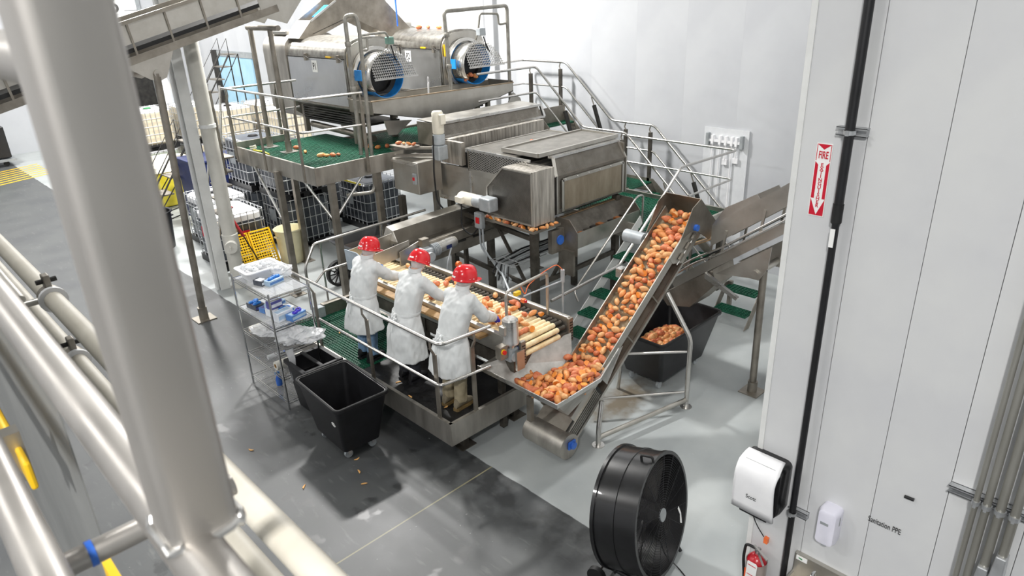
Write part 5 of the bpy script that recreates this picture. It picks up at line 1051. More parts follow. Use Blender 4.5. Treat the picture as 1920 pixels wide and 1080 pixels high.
MB().box(4.866, 4.872, 14.1, 14.33, .58, .80).build('red_label', REDP, a_); MB().box(5.35, 5.5, 13.482, 13.488, .55, .74).build('red_notice', REDP, a_)
ibc('white-topped caged tank behind the red-capped tank', 5.75, 15.6, 0, DARKL, BLK)
ibc('bottom dark tank of the stack right of the cream trash can', 6.9, 14.15, 0, DARKL, BLK, cap=False, dtop=True); ibc('top dark tank of the stack right of the cream trash can', 6.9, 14.15, 1.10, DARKL, BLK, dtop=True)
ibc('bottom dark tank of the rear stack behind the platform leg', 6.8, 15.5, 0, DARKL, BLK, cap=False, dtop=True); ibc('top dark tank of the rear stack behind the platform leg', 6.8, 15.5, 1.10, DARKL, BLK, dtop=True)
ibc('caged dark tank between the two platform legs', 8.05, 15.5, 0, DARKL, BLK, plate=False, dtop=True)
ibc('caged dark tank with yellow strap behind the wheelbarrow', 8.75, 14.0, 0, DARKL, BLK, dtop=True)
ibc('second dark caged tank far behind the wheelbarrow', 9.3, 15.5, 0, DARKL, RED, plate=False, dtop=True)
tag(MB().box(8.20, 8.215, 13.5, 14.5, 1.085, 1.12).build('yellow_strap', YELP), 'yellow strap tied along the top of the dark tank', 'strap')
GRNB = mat('greenish_bottle', 'a5b0a5', 'b9c3b8', .4)
for lb, x, y, lo_, hi_, cap_ in (('green-capped milky tank on top of the far left stack', 6.78, 22.25, 'greenish tank carrying the green-capped milky tank', MILK, GRNP),
        ('milky tank on top of the stack just left of the white column', 8.0, 22.25, 'pale tank at the bottom of the stack behind the column', MILK, WHITE),
        ('milky tank on top of the stack right of the column', 8.45, 20.6, 'milky tank at the bottom of the stack right of the column', MILK, BLK),
        ('milky tank on top of the stack below the blue door', 9.6, 20.6, 'milky tank at the bottom of the stack below the blue door', MILK, WHITE),
        ('teal-capped milky tank on top of the stack under the P1 machine', 9.35, 18.9, 'milky tank at the bottom of the stack under the P1 machine', MILK, GRNP)):
    ibc(lo_, x, y, 0, GRNB if x < 7 else MILK, WHITE, False, plate=False, cap=False); ibc(lb, x, y, 1.14, hi_, cap_, False, plate=False)
# navy bulk boxes
for k, (lb, x, y, z, h) in enumerate((('navy blue plastic bulk box behind the column', 6.3, 17.2, 0, 1.55), ('navy blue bulk box partly hidden by the upper platform fascia', 7.4, 17.2, 0, 1.5))):
    t = T('bulk_box', lb, 'box', (x, y, z), 'navy bulk boxes'); MB().box(x-.52, x+.52, y-.52, y+.52, .14, h).build('body', NAVY, t, bev=.03); MB().box(x-.55, x+.55, y-.55, y+.55, h, h+.06).build('lid', NAVY, t, bev=.015)
    for dx in (-.45, .30): MB().box(x+dx, x+dx+.15, y-.52, y+.52, 0, .14).build('skid', NAVY, t)
# yellow spill unit with wrapped load
t = T('yellow_tank', 'yellow plastic tank with pale wrapped lid behind the rolling ladder', 'tank', (6.2, 20.2, 0))
MB().loft([rr3((5.55, 6.95, 19.45, 20.95), .02, .1), rr3((5.5, 7.0, 19.4, 21.0), .95, .14)]).build('body', YELP, t, True, bev=.02); MB().loft([rr3((5.45, 7.05, 19.35, 21.05), .95, .14), rr3((5.5, 7.0, 19.4, 21.0), 1.08, .14), rr3((5.9, 6.6, 19.8, 20.6), 1.2, .2)]).build('lid', mat('pale_lid', 'd2cdbb', 'e2dfd2', .4), t, True)
for k in range(5): MB().box(5.485, 5.50, 19.6+.28*k, 19.68+.28*k, .1, .9).build('rib', YEL, t)
# black trash can and cream trash can
def can(label, x, y, r_, h, mt):
    t = T('trash_can', label, 'trash can', (x, y, 0), 'round trash cans')
    MB().lathe([(.001, .0), (r_*.80, .0), (r_*.82, .02), (r_*.96, h-.05), (r_*1.03, h-.04), (r_*1.05, h-.01), (r_*1.0, h), (r_*.93, h-.02), (r_*.78, .04), (.001, .04)], (x, y, 0), 32).build('tub', mt, t, True)
    for s_ in (-1, 1): MB().beam((x+s_*r_*.98, y-.08, h-.15), (x+s_*r_*.98, y+.08, h-.15), .05, .03).build('handle', mt, t, bev=.008)
    return t
can('tall black round trash can beside the yellow tank', 4.55, 16.15, .36, .84, BLK)
can('cream round trash can beside the yellow plastic ramps', 6.12, 13.05, .29, .72, mat('cream_plastic', 'd6cda6', 'e0d8b6', .5, 0, 4))
tag(MB().lathe([(.001, 0), (.34, 0), (.34, .05), (.001, .05)], (4.55, 16.15, .70), 28).build('can_lid', mat('dark_insert', '26262a', '323236', .5), None, True), 'dark disc lying inside the black trash can', 'lid') if False else None
# yellow perforated ramps leaning on the tank
def ramp(label, x):
    t = T('yellow_ramp', label, 'ramp', (x, 13.2, 0), 'yellow ramps leaning on the tank')
    Mr = Matrix.Translation((x, 13.08, .02)) @ Matrix.Rotation(R(68), 4, 'X')
    m = MB(); m.M = Mr
    for k in range(13): m.box(-.21, .21, .02+k*.055, .045+k*.055, 0, .02)
    for k in range(9): m.box(-.205+k*.05, -.19+k*.05, .02, .74, 0, .018)
    m.build('grid', YEL, t); m = MB(); m.M = Mr; m.box(-.23, -.205, 0, .76, -.005, .035); m.box(.205, .23, 0, .76, -.005, .035); m.box(-.23, .23, .74, .77, -.005, .035); m.box(-.23, .23, -.01, .02, -.005, .035); m.build('frame', YEL, t)
    return t
ramp('left yellow perforated ramp leaning beside the drain pipe', 5.14); ramp('right yellow perforated ramp beside the cream trash can', 5.62)
t = T('red_squeegee', 'red and black long-handled squeegee leaning between the yellow ramps', 'squeegee', (5.4, 13.0, 0)); q([(5.42, 12.95, .05), (5.22, 13.15, .75)], 'handle', BLK, t, .014, 8); q([(5.22, 13.15, .75), (5.10, 13.3, 1.15)], 'red_grip', mat('dark_red', '8e1a20', 'a02228', .5), t, .03, 10); q([(5.10, 13.3, 1.15), (5.0, 13.42, 1.5)], 'black_tip', BLK, t, .014, 8)
# drain pipe on the column
DRP = mat('off_white_pipe', 'c9c7bf', 'd6d4cc', .5, 0, 3)
t = T('drain_pipe', 'thick cream round pipe standing beside the white column', 'pipe', (4.735, 12.555, 0)); q([(4.735, 12.555, 0), (4.735, 12.555, 9)], 'pipe', DRP, t, .128, 24)
MB().lathe([(.145, .70), (.145, 1.05), (.128, 1.06)], (4.735, 12.555, 0), 24).build('coupling', DRP, t, True); MB().cyl((4.68, 12.45, .86), (4.62, 12.31, .86), .11, 20).build('cleanout', DRP, t, True); MB().box(4.595, 4.61, 12.28, 12.33, .83, .89).build('cleanout_key', DRP, t)
for z in (3.0, 5.6): MB().lathe([(.129, z), (.143, z), (.143, z+.06), (.129, z+.06)], (4.735, 12.555, 0), 24).build('pipe_clamp', WPAINT, t, True)
# rolling ladder (warehouse steps)
def steps(label, x, y, w_, h, n, dirx, z0=0):
    t = T('rolling_ladder', label, 'ladder', (x, y, z0), 'grey rolling ladders')
    run = h*.72
    for s_ in (-w_/2, w_/2):
        q([(x, y+s_, z0+.02), (x+dirx*run, y+s_, z0+h)], 'stringer', IRON, t, .022, 8); q([(x+dirx*(run+.30), y+s_, z0+h), (x+dirx*(run+.34), y+s_, z0+.02)], 'rear_leg', IRON, t, .022, 8)
        q([(x, y+s_, z0+.55), (x+dirx*run, y+s_, z0+h+.5), (x+dirx*run, y+s_, z0+h)], 'hand_rail', IRON, t, .016, 8); q([(x+dirx*.2, y+s_, z0+.1), (x+dirx*(run+.33), y+s_, z0+.35)], 'brace', IRON, t, .016, 8)
        q([(x+dirx*(run+.30), y+s_, z0+h), (x+dirx*run*.25, y+s_, z0+.3)], 'brace', IRON, t, .014, 8)
    for k in range(n):
        f_ = (k+1)/n; MB().box(*sorted((x+dirx*(run*f_-.02), x+dirx*(run*f_+.26))), y-w_/2, y+w_/2, z0+h*f_-.02, z0+h*f_+.01).build('tread', STEELD, t)
    return t
steps('grey rolling ladder in front of the yellow tank', 4.75, 18.0, .62, 1.9, 5, 1)
steps('tall grey rolling ladder in front of the blue door', 7.75, 24.3, .7, 3.4, 9, 1)
# white wrapped bundle and yellow box by the dock door
tag(MB().ball((9.7, 29.2, 1.31), .45, 12, (.7, .7, 2.9)).build('wrapped_bundle', WHITE, None, True), 'white wrapped bundle standing in front of the dock door', 'bundle'); tag(MB().box(10.1, 10.5, 29.0, 29.3, 0, 2.2).build('yellow_case', YEL), 'narrow yellow cabinet standing near the dock door', 'case')
# wheelbarrow
wbw = T('wheelbarrow', 'black wheelbarrow with spoked wheel behind the end guard rail', 'wheelbarrow', (6.9, 11.3, 0))
MB().loft([rr3((6.45, 7.15, 10.75, 11.5), .42, .08), rr3((6.2, 7.5, 10.5, 11.75), .74, .12), rr3((6.17, 7.53, 10.47, 11.78), .75, .13), rr3((6.25, 7.45, 10.55, 11.7), .74, .1), rr3((6.5, 7.1, 10.8, 11.45), .46, .06)]).build('tray', BLK, wbw, True)
MB().loft([rr3((6.42, 7.26, 10.72, 11.52), .60, .1), rr3((6.6, 7.1, 10.9, 11.35), .66, .1)]).build('soil_load', mat('dark_soil', '221a13', '332820', .9, 0, 12, .3), wbw, True)
m = MB(); m.lathe([(.20, -.04), (.25, -.04), (.25, .04), (.20, .04), (.20, -.04)], (6.05, 11.1, .25), 28, 'y'); m.build('tyre', RUB, wbw, True)
for k in range(6): a = PI*k/6; MB().beam((6.05-.2*math.cos(a), 11.1, .25-.2*math.sin(a)), (6.05+.2*math.cos(a), 11.1, .25+.2*math.sin(a)), .02, .02).build('spoke', BLK, wbw)
for s_ in (-.28, .28): q([(6.0, 11.1+s_*.3, .25), (6.5, 11.1+s_, .42), (7.9, 11.1+s_*1.1, .70)], 'handle_tube', IRON, wbw, .018, 8); q([(7.2, 11.1+s_, .45), (7.3, 11.1+s_, .02)], 'leg', IRON, wbw, .016, 8)
# cart of orange produce at the far left edge
t = T('display_cart', 'black cart with green sign and orange load at the far left', 'cart', (4.1, 30.2, 0)); MB().box(3.0, 4.3, 29.6, 30.6, .3, 1.35).build('body', BLK, t, bev=.03); MB().box(3.2, 4.0, 29.585, 29.6, .75, 1.1).build('green_sign', mat('green_sign', '6fae4c', '82be5c', .5), t); MB().ball((3.5, 30.1, 1.3), .5, 10, (1, .9, .4)).build('orange_load', ORG, t, True); MB().box(2.95, 4.4, 29.55, 30.65, .18, .26).build('chassis', GREY, t)
for x in (3.2, 4.1): MB().cyl((x, 29.7, .09), (x, 29.76, .09), .09, 14).build('wheel', RUB, t, True)
t = T('floor_marking', 'yellow hatched lines painted on the far left floor', 'floor marking', (4, 29, 0), None)
for k in range(7): MB().plate([(2.5, 28.4-k*.35, .002), (4.9, 29.3-k*.35, .002), (4.9, 29.18-k*.35, .002), (2.5, 28.28-k*.35, .002)], (0, 0, .001)).build('stripe', YEL, t)
# ------------------------------------------------------------------ the catwalk railing right in front of the camera
BR = mat('brushed_foreground_tube', 'aeaaa5', 'bcb8b3', .34, .85, 3, .03, (1, 1, .3), r2=.52)
fg = T('catwalk_railing', 'large out of focus steel railing post and rails at the left', 'railing', (.13, .6, 4.4))
px_, py_ = .146, .625; hw_ = .0335
pts = [(px_+a, py_+b_) for a, b_ in rrect(-hw_, hw_, -hw_, hw_, .014, 4)]
MB().loft([[(a, b_, z) for a, b_ in pts] for z in (4.525, 6.4)]).build('post', BR, fg, True)
q([(.134, -.3, 4.508), (.134, 4.5, 4.508)], 'lower_rail', BR, fg, .026, 24); q([(.03, -.3, 4.318), (.03, 4.5, 4.318)], 'second_rail', BR, fg, .027, 20)
q([(.146, .66, 4.96), (.146, 4.5, 4.96)], 'upper_rail', BR, fg, .024, 20)
wl = [V((px_+a*1.06, py_+b_*1.06, 4.527+.004*math.sin(i*2.1))) for i, (a, b_) in enumerate(rrect(-hw_, hw_, -hw_, hw_, .014, 4))]; MB().tube(wl+[wl[0]], .005, 8, False).build('weld_bead', STEELB, fg, True)
q([(.05, 1.00, 4.275), (.30, 1.00, 4.275)], 'cross_tube', BR, fg, .018, 18); MB().lathe([(.0185, .085), (.0195, .085), (.0195, .094), (.0185, .094)], (0, 1.00, 4.275), 20, 'x').build('blue_band', BLUED, fg, True)
# beige pipes with clamps beyond the railing
for k, (lb, x, z, r_) in enumerate((('upper beige pipe with white collar beyond the railing', .424, 3.974, .034), ('lower beige pipe with white collar beyond the railing', .44, 3.70, .032))):
    t = T('beige_pipe', lb, 'pipe', (x, 2, z), 'beige pipes along the catwalk'); q([(x, -.6, z), (x, 6.5, z)], 'pipe', BEIGE, t, r_, 20)
    yc = 3.02+.0*k; MB().lathe([(r_, yc-.02), (r_+.016, yc-.02), (r_+.016, yc), (r_, yc)], (x, 0, z), 20, 'y').build('white_collar', WHITE, t, True); MB().lathe([(r_+.001, yc), (r_+.010, yc), (r_+.010, yc+.05), (r_+.001, yc+.05)], (x, 0, z), 20, 'y').build('clamp', STEELD, t, True)
    MB().box(x-.012, x+.012, yc+.005, yc+.05, z+r_, z+r_+.06).build('clamp_lug', STEELD, t, bev=.004); MB().cyl((x-.035, yc+.025, z+r_+.035), (x+.035, yc+.025, z+r_+.035), .010, 8).build('clamp_bolt', IRON, t, True); MB().cyl((x-.14, yc+.02, z), (x-r_, yc+.02, z), .013, 10).build('clamp_stem', STEEL, t, True)
# sheet metal kick plate, yellow bar, slotted bracket
t = T('kick_sheet', 'upright grey sheet metal toe board behind the railing', 'panel', (.16, 2.5, 4.2)); MB().box(.160, .163, 1.50, 5.2, 3.1, 4.50).build('sheet', mat('dull_galvanised_sheet', '8b8c8b', '9fa09e', .5, .55, 2, .05), t); q([(.162, 1.50, 4.505), (.162, 5.2, 4.505)], 'rolled_edge', STEEL, t, .008, 10)
t = T('yellow_safety_bar', 'yellow safety bar low at the left edge', 'bar', (.02, 2, 4)); MB().beam((.088, 1.58, 4.10), (.088, 4.2, 4.10), .014, .07).build('bar', YEL, t, bev=.006); MB().beam((.121, 1.05, 4.10), (.121, 1.17, 4.10), .014, .05).build('lower_bar', YEL, t); MB().box(.06, .10, 1.66, 1.70, 4.05, 4.17).build('bracket', STEEL, t)
t = T('slotted_bracket', 'pale slotted bracket plate in the bottom left corner', 'bracket', (-.05, 1.1, 4.0)); MB().box(-.10, .055, 1.10, 1.24, 4.02, 4.026).build('plate', STEELB, t, bev=.002)
for k in range(2): MB().box(.005+.02*k, .012+.02*k, 1.12, 1.16, 4.0262, 4.0272).build('slot', IRON, t)
MB().beam((-.04, 1.30, 4.20), (.0, 1.10, 4.03), .012, .035).build('angle_bar', STEELD, t)
# ------------------------------------------------------------------ the three sorters
COAT = mat('white_coat_cloth', 'cfd2d2', 'dadddd', .8, 0, 4, .05); SKIN = mat('skin', 'c99a80', 'd4a78e', .55, 0, 9); HAT = mat('red_hard_hat', 'd0101c', 'dd1f2a', .22, 0, 4, coat=.5)
NET = mat('hair_net', 'd9dcde', 'e8eaec', .6, 0, 30, alpha=.55); SOLE = mat('boot_sole', '6d5a3a', '80693f', .7)
BT = mat('tan_boot', '6e6553', '857b66', .7, 0, 9); BTK = mat('black_boot', '17171a', '222226', .5)
def remesh(mb, name, mt, parent, vox, smooth=4, disp=0, dscale=.12, seed=0):
    me = D.meshes.new('t'); me.from_pydata(mb.v, [], mb.f); me.update()
    bm = bmesh.new(); bm.from_mesh(me); bmesh.ops.recalc_face_normals(bm, faces=bm.faces); bm.to_mesh(me); bm.free()
    o = D.objects.new('t', me); COL.objects.link(o)
    r_ = o.modifiers.new('r', 'REMESH'); r_.mode = 'VOXEL'; r_.voxel_size = vox
    s_ = o.modifiers.new('s', 'SMOOTH'); s_.factor = .5; s_.iterations = smooth
    dg = bpy.context.evaluated_depsgraph_get(); dg.update(); m2 = D.meshes.new_from_object(o.evaluated_get(dg)); D.objects.remove(o)
    if disp:
        m2.update(); nn = [v.normal.copy() for v in m2.vertices]
        for v, n_ in zip(m2.vertices, nn):
            p_ = v.co; k = noise.noise(V((p_.x/dscale, p_.y/dscale, p_.z/(dscale*2.6)))+V((seed*3.1, 0, 0)))+.5*noise.noise(V((p_.x/dscale*2.3, p_.y/dscale*2.3, p_.z/dscale))+V((seed, 7, 0)))
            v.co = p_+n_*k*disp
    c = sum((v.co for v in m2.vertices), V((0, 0, 0)))/max(1, len(m2.vertices)); m2.transform(Matrix.Translation(-c)); m2.materials.clear(); m2.materials.append(mt)
    m2.polygons.foreach_set('use_smooth', [True]*len(m2.polygons))
    o = D.objects.new(name, m2); COL.objects.link(o); put(o, c, parent); return o
def hand(name, mt, parent, W, d, side, size=1.0, spread=.14, curl=.5):
    """W wrist, d pointing direction: palm, four curled fingers and a thumb from the side of the palm"""
    d = V(d).normalized(); n_ = V((0, 0, 1)); s_ = d.cross(n_).normalized()*side; n_ = s_.cross(d).normalized()*side
    if n_.z < 0: n_ = -n_
    m = MB(); k = size
    m.tube([W-d*.03, W+d*.02*k, W+d*.055*k, W+d*.09*k], .03, 10, radii=[.030*k, .032*k, .036*k, .030*k])
    m.ball(W+d*.06*k, .042*k, 8, (1, 1, .75))
    for i, L_ in enumerate((.068, .078, .074, .058)):
        off = s_*(.030-.020*i)*k; b_ = W+d*.085*k+off; a1 = (d+s_*(1.5-i)*spread-n_*curl*.5).normalized(); a2 = (d-n_*(curl*1.7)).normalized()
        m.tube([b_-d*.02, b_+a1*L_*.5*k, b_+a1*L_*.5*k+a2*L_*.35*k, b_+a1*L_*.5*k+a2*L_*.35*k+(a2-n_*.5).normalized()*L_*.3*k], .0095, 8, radii=[.0105*k, .0100*k, .0095*k, .0075*k])
    b_ = W+d*.03*k+s_*.032*k; a1 = (d*.7+s_*.8-n_*.2).normalized(); m.tube([b_-a1*.015, b_+a1*.03*k, b_+a1*.03*k+(d*.9+s_*.1-n_*.3).normalized()*.035*k], .011, 8, radii=[.013*k, .012*k, .009*k])
    return remesh(m, name, mt, parent, .0055, 2)
def person(label, base, th, sc, lean, lh, rh, glove, legm, bootm, hem, head_pitch=.5, head_yaw=0, seed=1, tie=True, group='sorters at the roller table'):
    t = T('person', label, 'person', base, group); B0 = V(base)
    Mw = Matrix.Translation(B0) @ Matrix.Rotation(th, 4, 'Z') @ Matrix.Scale(sc, 4); Mi = Mw.inverted()
    def cx(z): return lean*max(0, (z-.85)/.65)**1.25 if z > .85 else 0
    def P(x, y, z): return Mw @ V((x, y, z))
    def ring(z, rx, ry, n=40, fold=0, ph=0, off=0):
        out = []
        for j in range(n):
            a = 2*PI*j/n; k = 1+fold*(math.cos(7*a+ph)*.6+math.cos(11*a+ph*2.1)*.4)
            ca, sa = math.cos(a), math.sin(a); ex = .85
            out.append(P(cx(z)+off+rx*k*math.copysign(abs(ca)**ex, ca), ry*k*math.copysign(abs(sa)**ex, sa), z))
        return out
    L_, R_ = Mi @ V(lh), Mi @ V(rh); shz = 1.385
    SH = {1: V((cx(shz)+.01, .175, shz)), -1: V((cx(shz)+.01, -.175, shz))}
    def ik(S_, W_, side):
        d = W_-S_; l = min(d.length, .60); a, b_ = .315, .295; d = d.normalized(); W2 = S_+d*l
        x_ = (a*a-b_*b_+l*l)/(2*l); h = math.sqrt(max(.0004, a*a-x_*x_)); bd = V((-.35, .55*side, -.75)); bd = (bd-d*bd.dot(d)).normalized(); return S_+d*x_+bd*h, W2
    EL, WR = ik(SH[1], L_, 1); ER, WR2 = ik(SH[-1], R_, -1)
    arms = ((1, EL, WR), (-1, ER, WR2))
    # body under the clothes: one continuous surface
    m = MB()
    m.loft([ring(z, rx, ry, 20) for z, rx, ry in ((.82, .11, .145), (.95, .105, .14), (1.1, .10, .14), (1.28, .105, .165), (1.40, .08, .15), (1.46, .055, .075), (1.54, .05, .055))])
    for s_, E_, W_ in arms: m.tube([Mw @ (SH[s_]+V((0, -.05*s_, 0))), Mw @ SH[s_], Mw @ E_, Mw @ W_], .04, 10, radii=[.05*sc, .052*sc, .042*sc, .03*sc])
    for s_ in (-1, 1): m.tube([P(0, .08*s_, .92), P(.01, .09*s_, .84), P(.025, .095*s_, .48), P(0, .095*s_, .08)], .06, 10, radii=[.08*sc, .085*sc, .056*sc, .042*sc])
    hz = 1.475; Mh = Mw @ Matrix.Translation((cx(1.5)+.012, 0, hz)) @ Matrix.Rotation(head_yaw, 4, 'Z') @ Matrix.Rotation(head_pitch, 4, 'Y')
    m.M = Mh; m.tube([(-.015, 0, -.10), (-.005, 0, .0), (.0, 0, .07)], .055, 12, radii=[.06, .054, .052]); m.ball((.0, 0, .125), 1, 10, (.094, .076, .105)); m.ball((.038, 0, .07), 1, 8, (.058, .056, .068)); m.ball((.062, 0, .022), 1, 6, (.03, .032, .022))
    m.tube([(.09, 0, .135), (.113, 0, .095), (.095, 0, .082)], .012, 8, radii=[.009, .016, .010])
    for s_ in (-1, 1): m.ball((-.002, .078*s_, .105), 1, 6, (.024, .012, .032)); m.ball((.084, .032*s_, .115), 1, 6, (.010, .014, .008))
    m.ball((.093, 0, .052), 1, 6, (.010, .024, .008)); m.M = None
    remesh(m, 'body', SKIN, t, .0105, 2)
    for s_ in (-1, 1):
        m = MB(); m.M = Mh; m.ball((.0885, .032*s_, .122), .0095, 6); m.build('eye', IRON, t, True)
    # lab coat
    m = MB(); hb_ = hem
    m.loft([ring(hb_, .235, .295, 48, .055, seed, -.02), ring(hb_+.12, .22, .28, 48, .045, seed+.3, -.015), ring(.76, .20, .25, 48, .03, seed+.6, -.01), ring(.92, .165, .208, 48, .012, seed), ring(1.0, .15, .19, 48), ring(1.14, .155, .20, 48), ring(1.28, .152, .215, 48), ring(1.37, .125, .20, 48), ring(1.43, .095, .15, 48), ring(1.475, .075, .092, 48), ring(1.515, .068, .075, 48)])
    for s_, E_, W_ in arms:
        a_, e_, w_ = SH[s_], E_, W_; pts = [Mw @ (a_+V((-.01, -.07*s_, -.02))), Mw @ a_, Mw @ (a_*.5+e_*.5), Mw @ e_, Mw @ (e_*.45+w_*.55), Mw @ w_]
        m.tube(pts, .07, 14, radii=[.08*sc, .090*sc, .083*sc, .078*sc, .068*sc, .054*sc])
    remesh(m, 'lab_coat', COAT, t, .0125, 4, .013, .08, seed)
    # collar, apron tie with a knot and hanging ends
    m = MB(); m.loft([ring(1.49, .078, .088, 28), ring(1.535, .082, .088, 28), ring(1.535, .074, .08, 28), ring(1.49, .070, .08, 28)], False); m.build('collar', COAT, t, True)
    m = MB(); m.loft([ring(.985, .158, .198, 36), ring(.985, .163, .203, 36), ring(1.012, .163, .203, 36), ring(1.012, .158, .198, 36)], False); m.build('waist_tie', COAT, t, True)
    m = MB(); m.ball(P(cx(1)-.175, .03, .99), .022*sc, 6); m.tube([P(cx(1)-.17, .03, .99), P(-.20, .07, .93), P(-.18, .10, .97)], .014*sc, 6); m.tube([P(cx(1)-.17, .03, .99), P(-.20, -.02, .94), P(-.185, -.05, .98)], .014*sc, 6); m.build('tie_knot', COAT, t, True)
    for yy, zl in ((.05, .50 if tie else .72), (.0, .62 if tie else .78)):
        m = MB(); m.beam(P(-.178, yy, .98), P(-.225, yy+.03, zl), .028*sc, .003, tuple(Mw.to_3x3() @ V((-1, 0, 0)))); m.build('tie_end', COAT, t)
    # hands in gloves
    for (s_, E_, W_), tg in zip(arms, (lh, rh)):
        d = (Mw @ W_)-(Mw @ E_); d.z -= .06; hand('glove', glove, t, Mw @ W_, d, s_, 1.02*sc, curl=.55)
        m = MB(); wv = Mw @ W_; dd = d.normalized(); m.tube([wv-dd*.05, wv-dd*.0, wv+dd*.02], .04, 12, radii=[.044*sc, .038*sc, .034*sc]); m.build('glove_cuff', glove, t, True)
    # trousers and boots
    for s_ in (-1, 1):
        m = MB(); m.tube([P(0, .085*s_, .90), P(.02, .098*s_, .62), P(.028, .10*s_, .46), P(.0, .10*s_, .25), P(-.005, .10*s_, .10)], .08, 16, radii=[.10*sc, .094*sc, .082*sc, .078*sc, .082*sc]); remesh(m, 'trouser_leg', legm, t, .011, 3, .008, .05, seed+s_)
        m = MB(); rows = []
        for x_, hw, h, zb in ((-.105, .030, .075, .03), (-.085, .042, .13, .028), (-.03, .045, .155, .028), (.03, .044, .12, .028), (.09, .050, .085, .028), (.15, .048, .065, .03), (.185, .030, .045, .032)):
            rows.append([P(x_+.0, .10*s_+hw*math.cos(a), zb+h*.5+h*.5*math.sin(a)) for a in [2*PI*j/14 for j in range(14)]])
        m.loft(rows); bt = m.build('boot', bootm, t, True)
        m = MB(); m.plate([P(x_, .10*s_+y_, .0) for x_, y_ in ((-.115, -.03), (-.09, -.046), (.0, -.045), (.10, -.055), (.17, -.045), (.20, 0), (.17, .045), (.10, .055), (0, .045), (-.09, .046), (-.115, .03))], (0, 0, .034*sc)); m.build('sole', SOLE if bootm is BT else bootm, bt)
    # hair net and hard hat
    m = MB(); m.M = Mh; rings = []
    for i in range(2, 12):
        tt = PI*i/14-PI/2; rings.append([V((-.004, 0, .118))+V((.104*math.cos(tt)*math.cos(a), .089*math.cos(tt)*math.sin(a), .118*math.sin(tt))) for a in [R(62)+R(236)*j/23 for j in range(24)]])
    vs = [p_ for r_ in rings for p_ in r_]; m.add(vs, [(i*24+j, i*24+j+1, (i+1)*24+j+1, (i+1)*24+j) for i in range(len(rings)-1) for j in range(23)]); m.build('hair_net', NET, t, True)
    Mt = Mh @ Matrix.Translation((-.006, 0, .130)) @ Matrix.Rotation(-.10, 4, 'Y') @ Matrix.Scale(1.12, 4)
    m = MB(); m.M = Mt; rings = []
    for i in range(0, 11):
        tt = PI/2*i/10.6; k = 1+.0
        rings.append([V(((.138 if math.cos(a) > 0 else .146)*math.cos(tt)**.7*math.cos(a), .120*math.cos(tt)**.7*math.sin(a)*(1+.0), .150*math.sin(tt)**.95+.007*(abs(math.sin(a)) < .35)*math.sin(tt)*math.cos(tt)*2)) for a in [2*PI*j/36 for j in range(36)]])
    brim = [[V(((r0+(.055*max(0, math.cos(a))**2 if ex else 0))*math.cos(a)*1.0, (r1)*math.sin(a), z_)) for a in [2*PI*j/36 for j in range(36)]] for r0, r1, z_, ex in ((.136, .112, -.012, 0), (.150, .125, -.014, 1), (.150, .126, -.006, 1))]
    m.loft(brim+rings); ht_ = m.build('hard_hat', HAT, t, True)
    for k, yy in enumerate((-.045, 0, .045)):
        m = MB(); m.M = Mt; m.tube([V((.115*math.cos(a)*(1 if k == 1 else .94), yy, .150*(math.sin(a))**.9*(1 if k == 1 else .95)-.002)) for a in [R(25+13*j) for j in range(11)]], .006, 6); m.build('ridge', HAT, ht_, True)
    m = MB(); m.M = Mt
    m.plate([(-.1435, -.03, .018), (-.1435, .03, .018), (-.140, .03, .036), (-.140, -.03, .036)], (-.003, 0, 0)); m.build('back_sticker', PAPER, ht_)
    for s_ in (-1, 1): m = MB(); m.M = Mt; m.plate([(-.02, .1165*s_, .02), (.04, .1135*s_, .02), (.035, .109*s_, .036), (-.015, .1115*s_, .036)], (0, .003*s_, 0)); m.build('side_sticker', PAPER, ht_)
    return t
JEAN = mat('blue_jeans', '5f7f9f', '7894b0', .8, 0, 12); KHA = mat('khaki_trousers', '8d8268', '9d9279', .8, 0, 12); DRK = mat('dark_trousers', '23242a', '30323a', .8)
GB = mat('sky_blue_glove', '1a72cf', '2a86e0', .45, 0, 8); GV = mat('violet_blue_glove', '3330b8', '4340cf', .45, 0, 8)
person('leftmost sorter in white coat, red hard hat and blue jeans', (4.32, 7.42, .5), R(6), .945, .17, (5.00, 7.90, 1.50), (5.02, 7.42, 1.46), GB, JEAN, BTK, .50, .42, 0, 1, False)
person('middle sorter in white coat and red hard hat bending over the rollers', (4.37, 6.55, .5), R(4), .945, .24, (5.0, 6.80, 1.44), (5.0, 6.36, 1.44), GB, DRK, BTK, .37, .65, .1, 2, False)
person('rightmost sorter in white coat and khaki trousers with violet gloves', (4.36, 5.66, .5), R(6), .955, .26, (5.10, 5.96, 1.45), (4.98, 5.60, 1.45), GV, KHA, BT, .50, .30, -.25, 3, True)
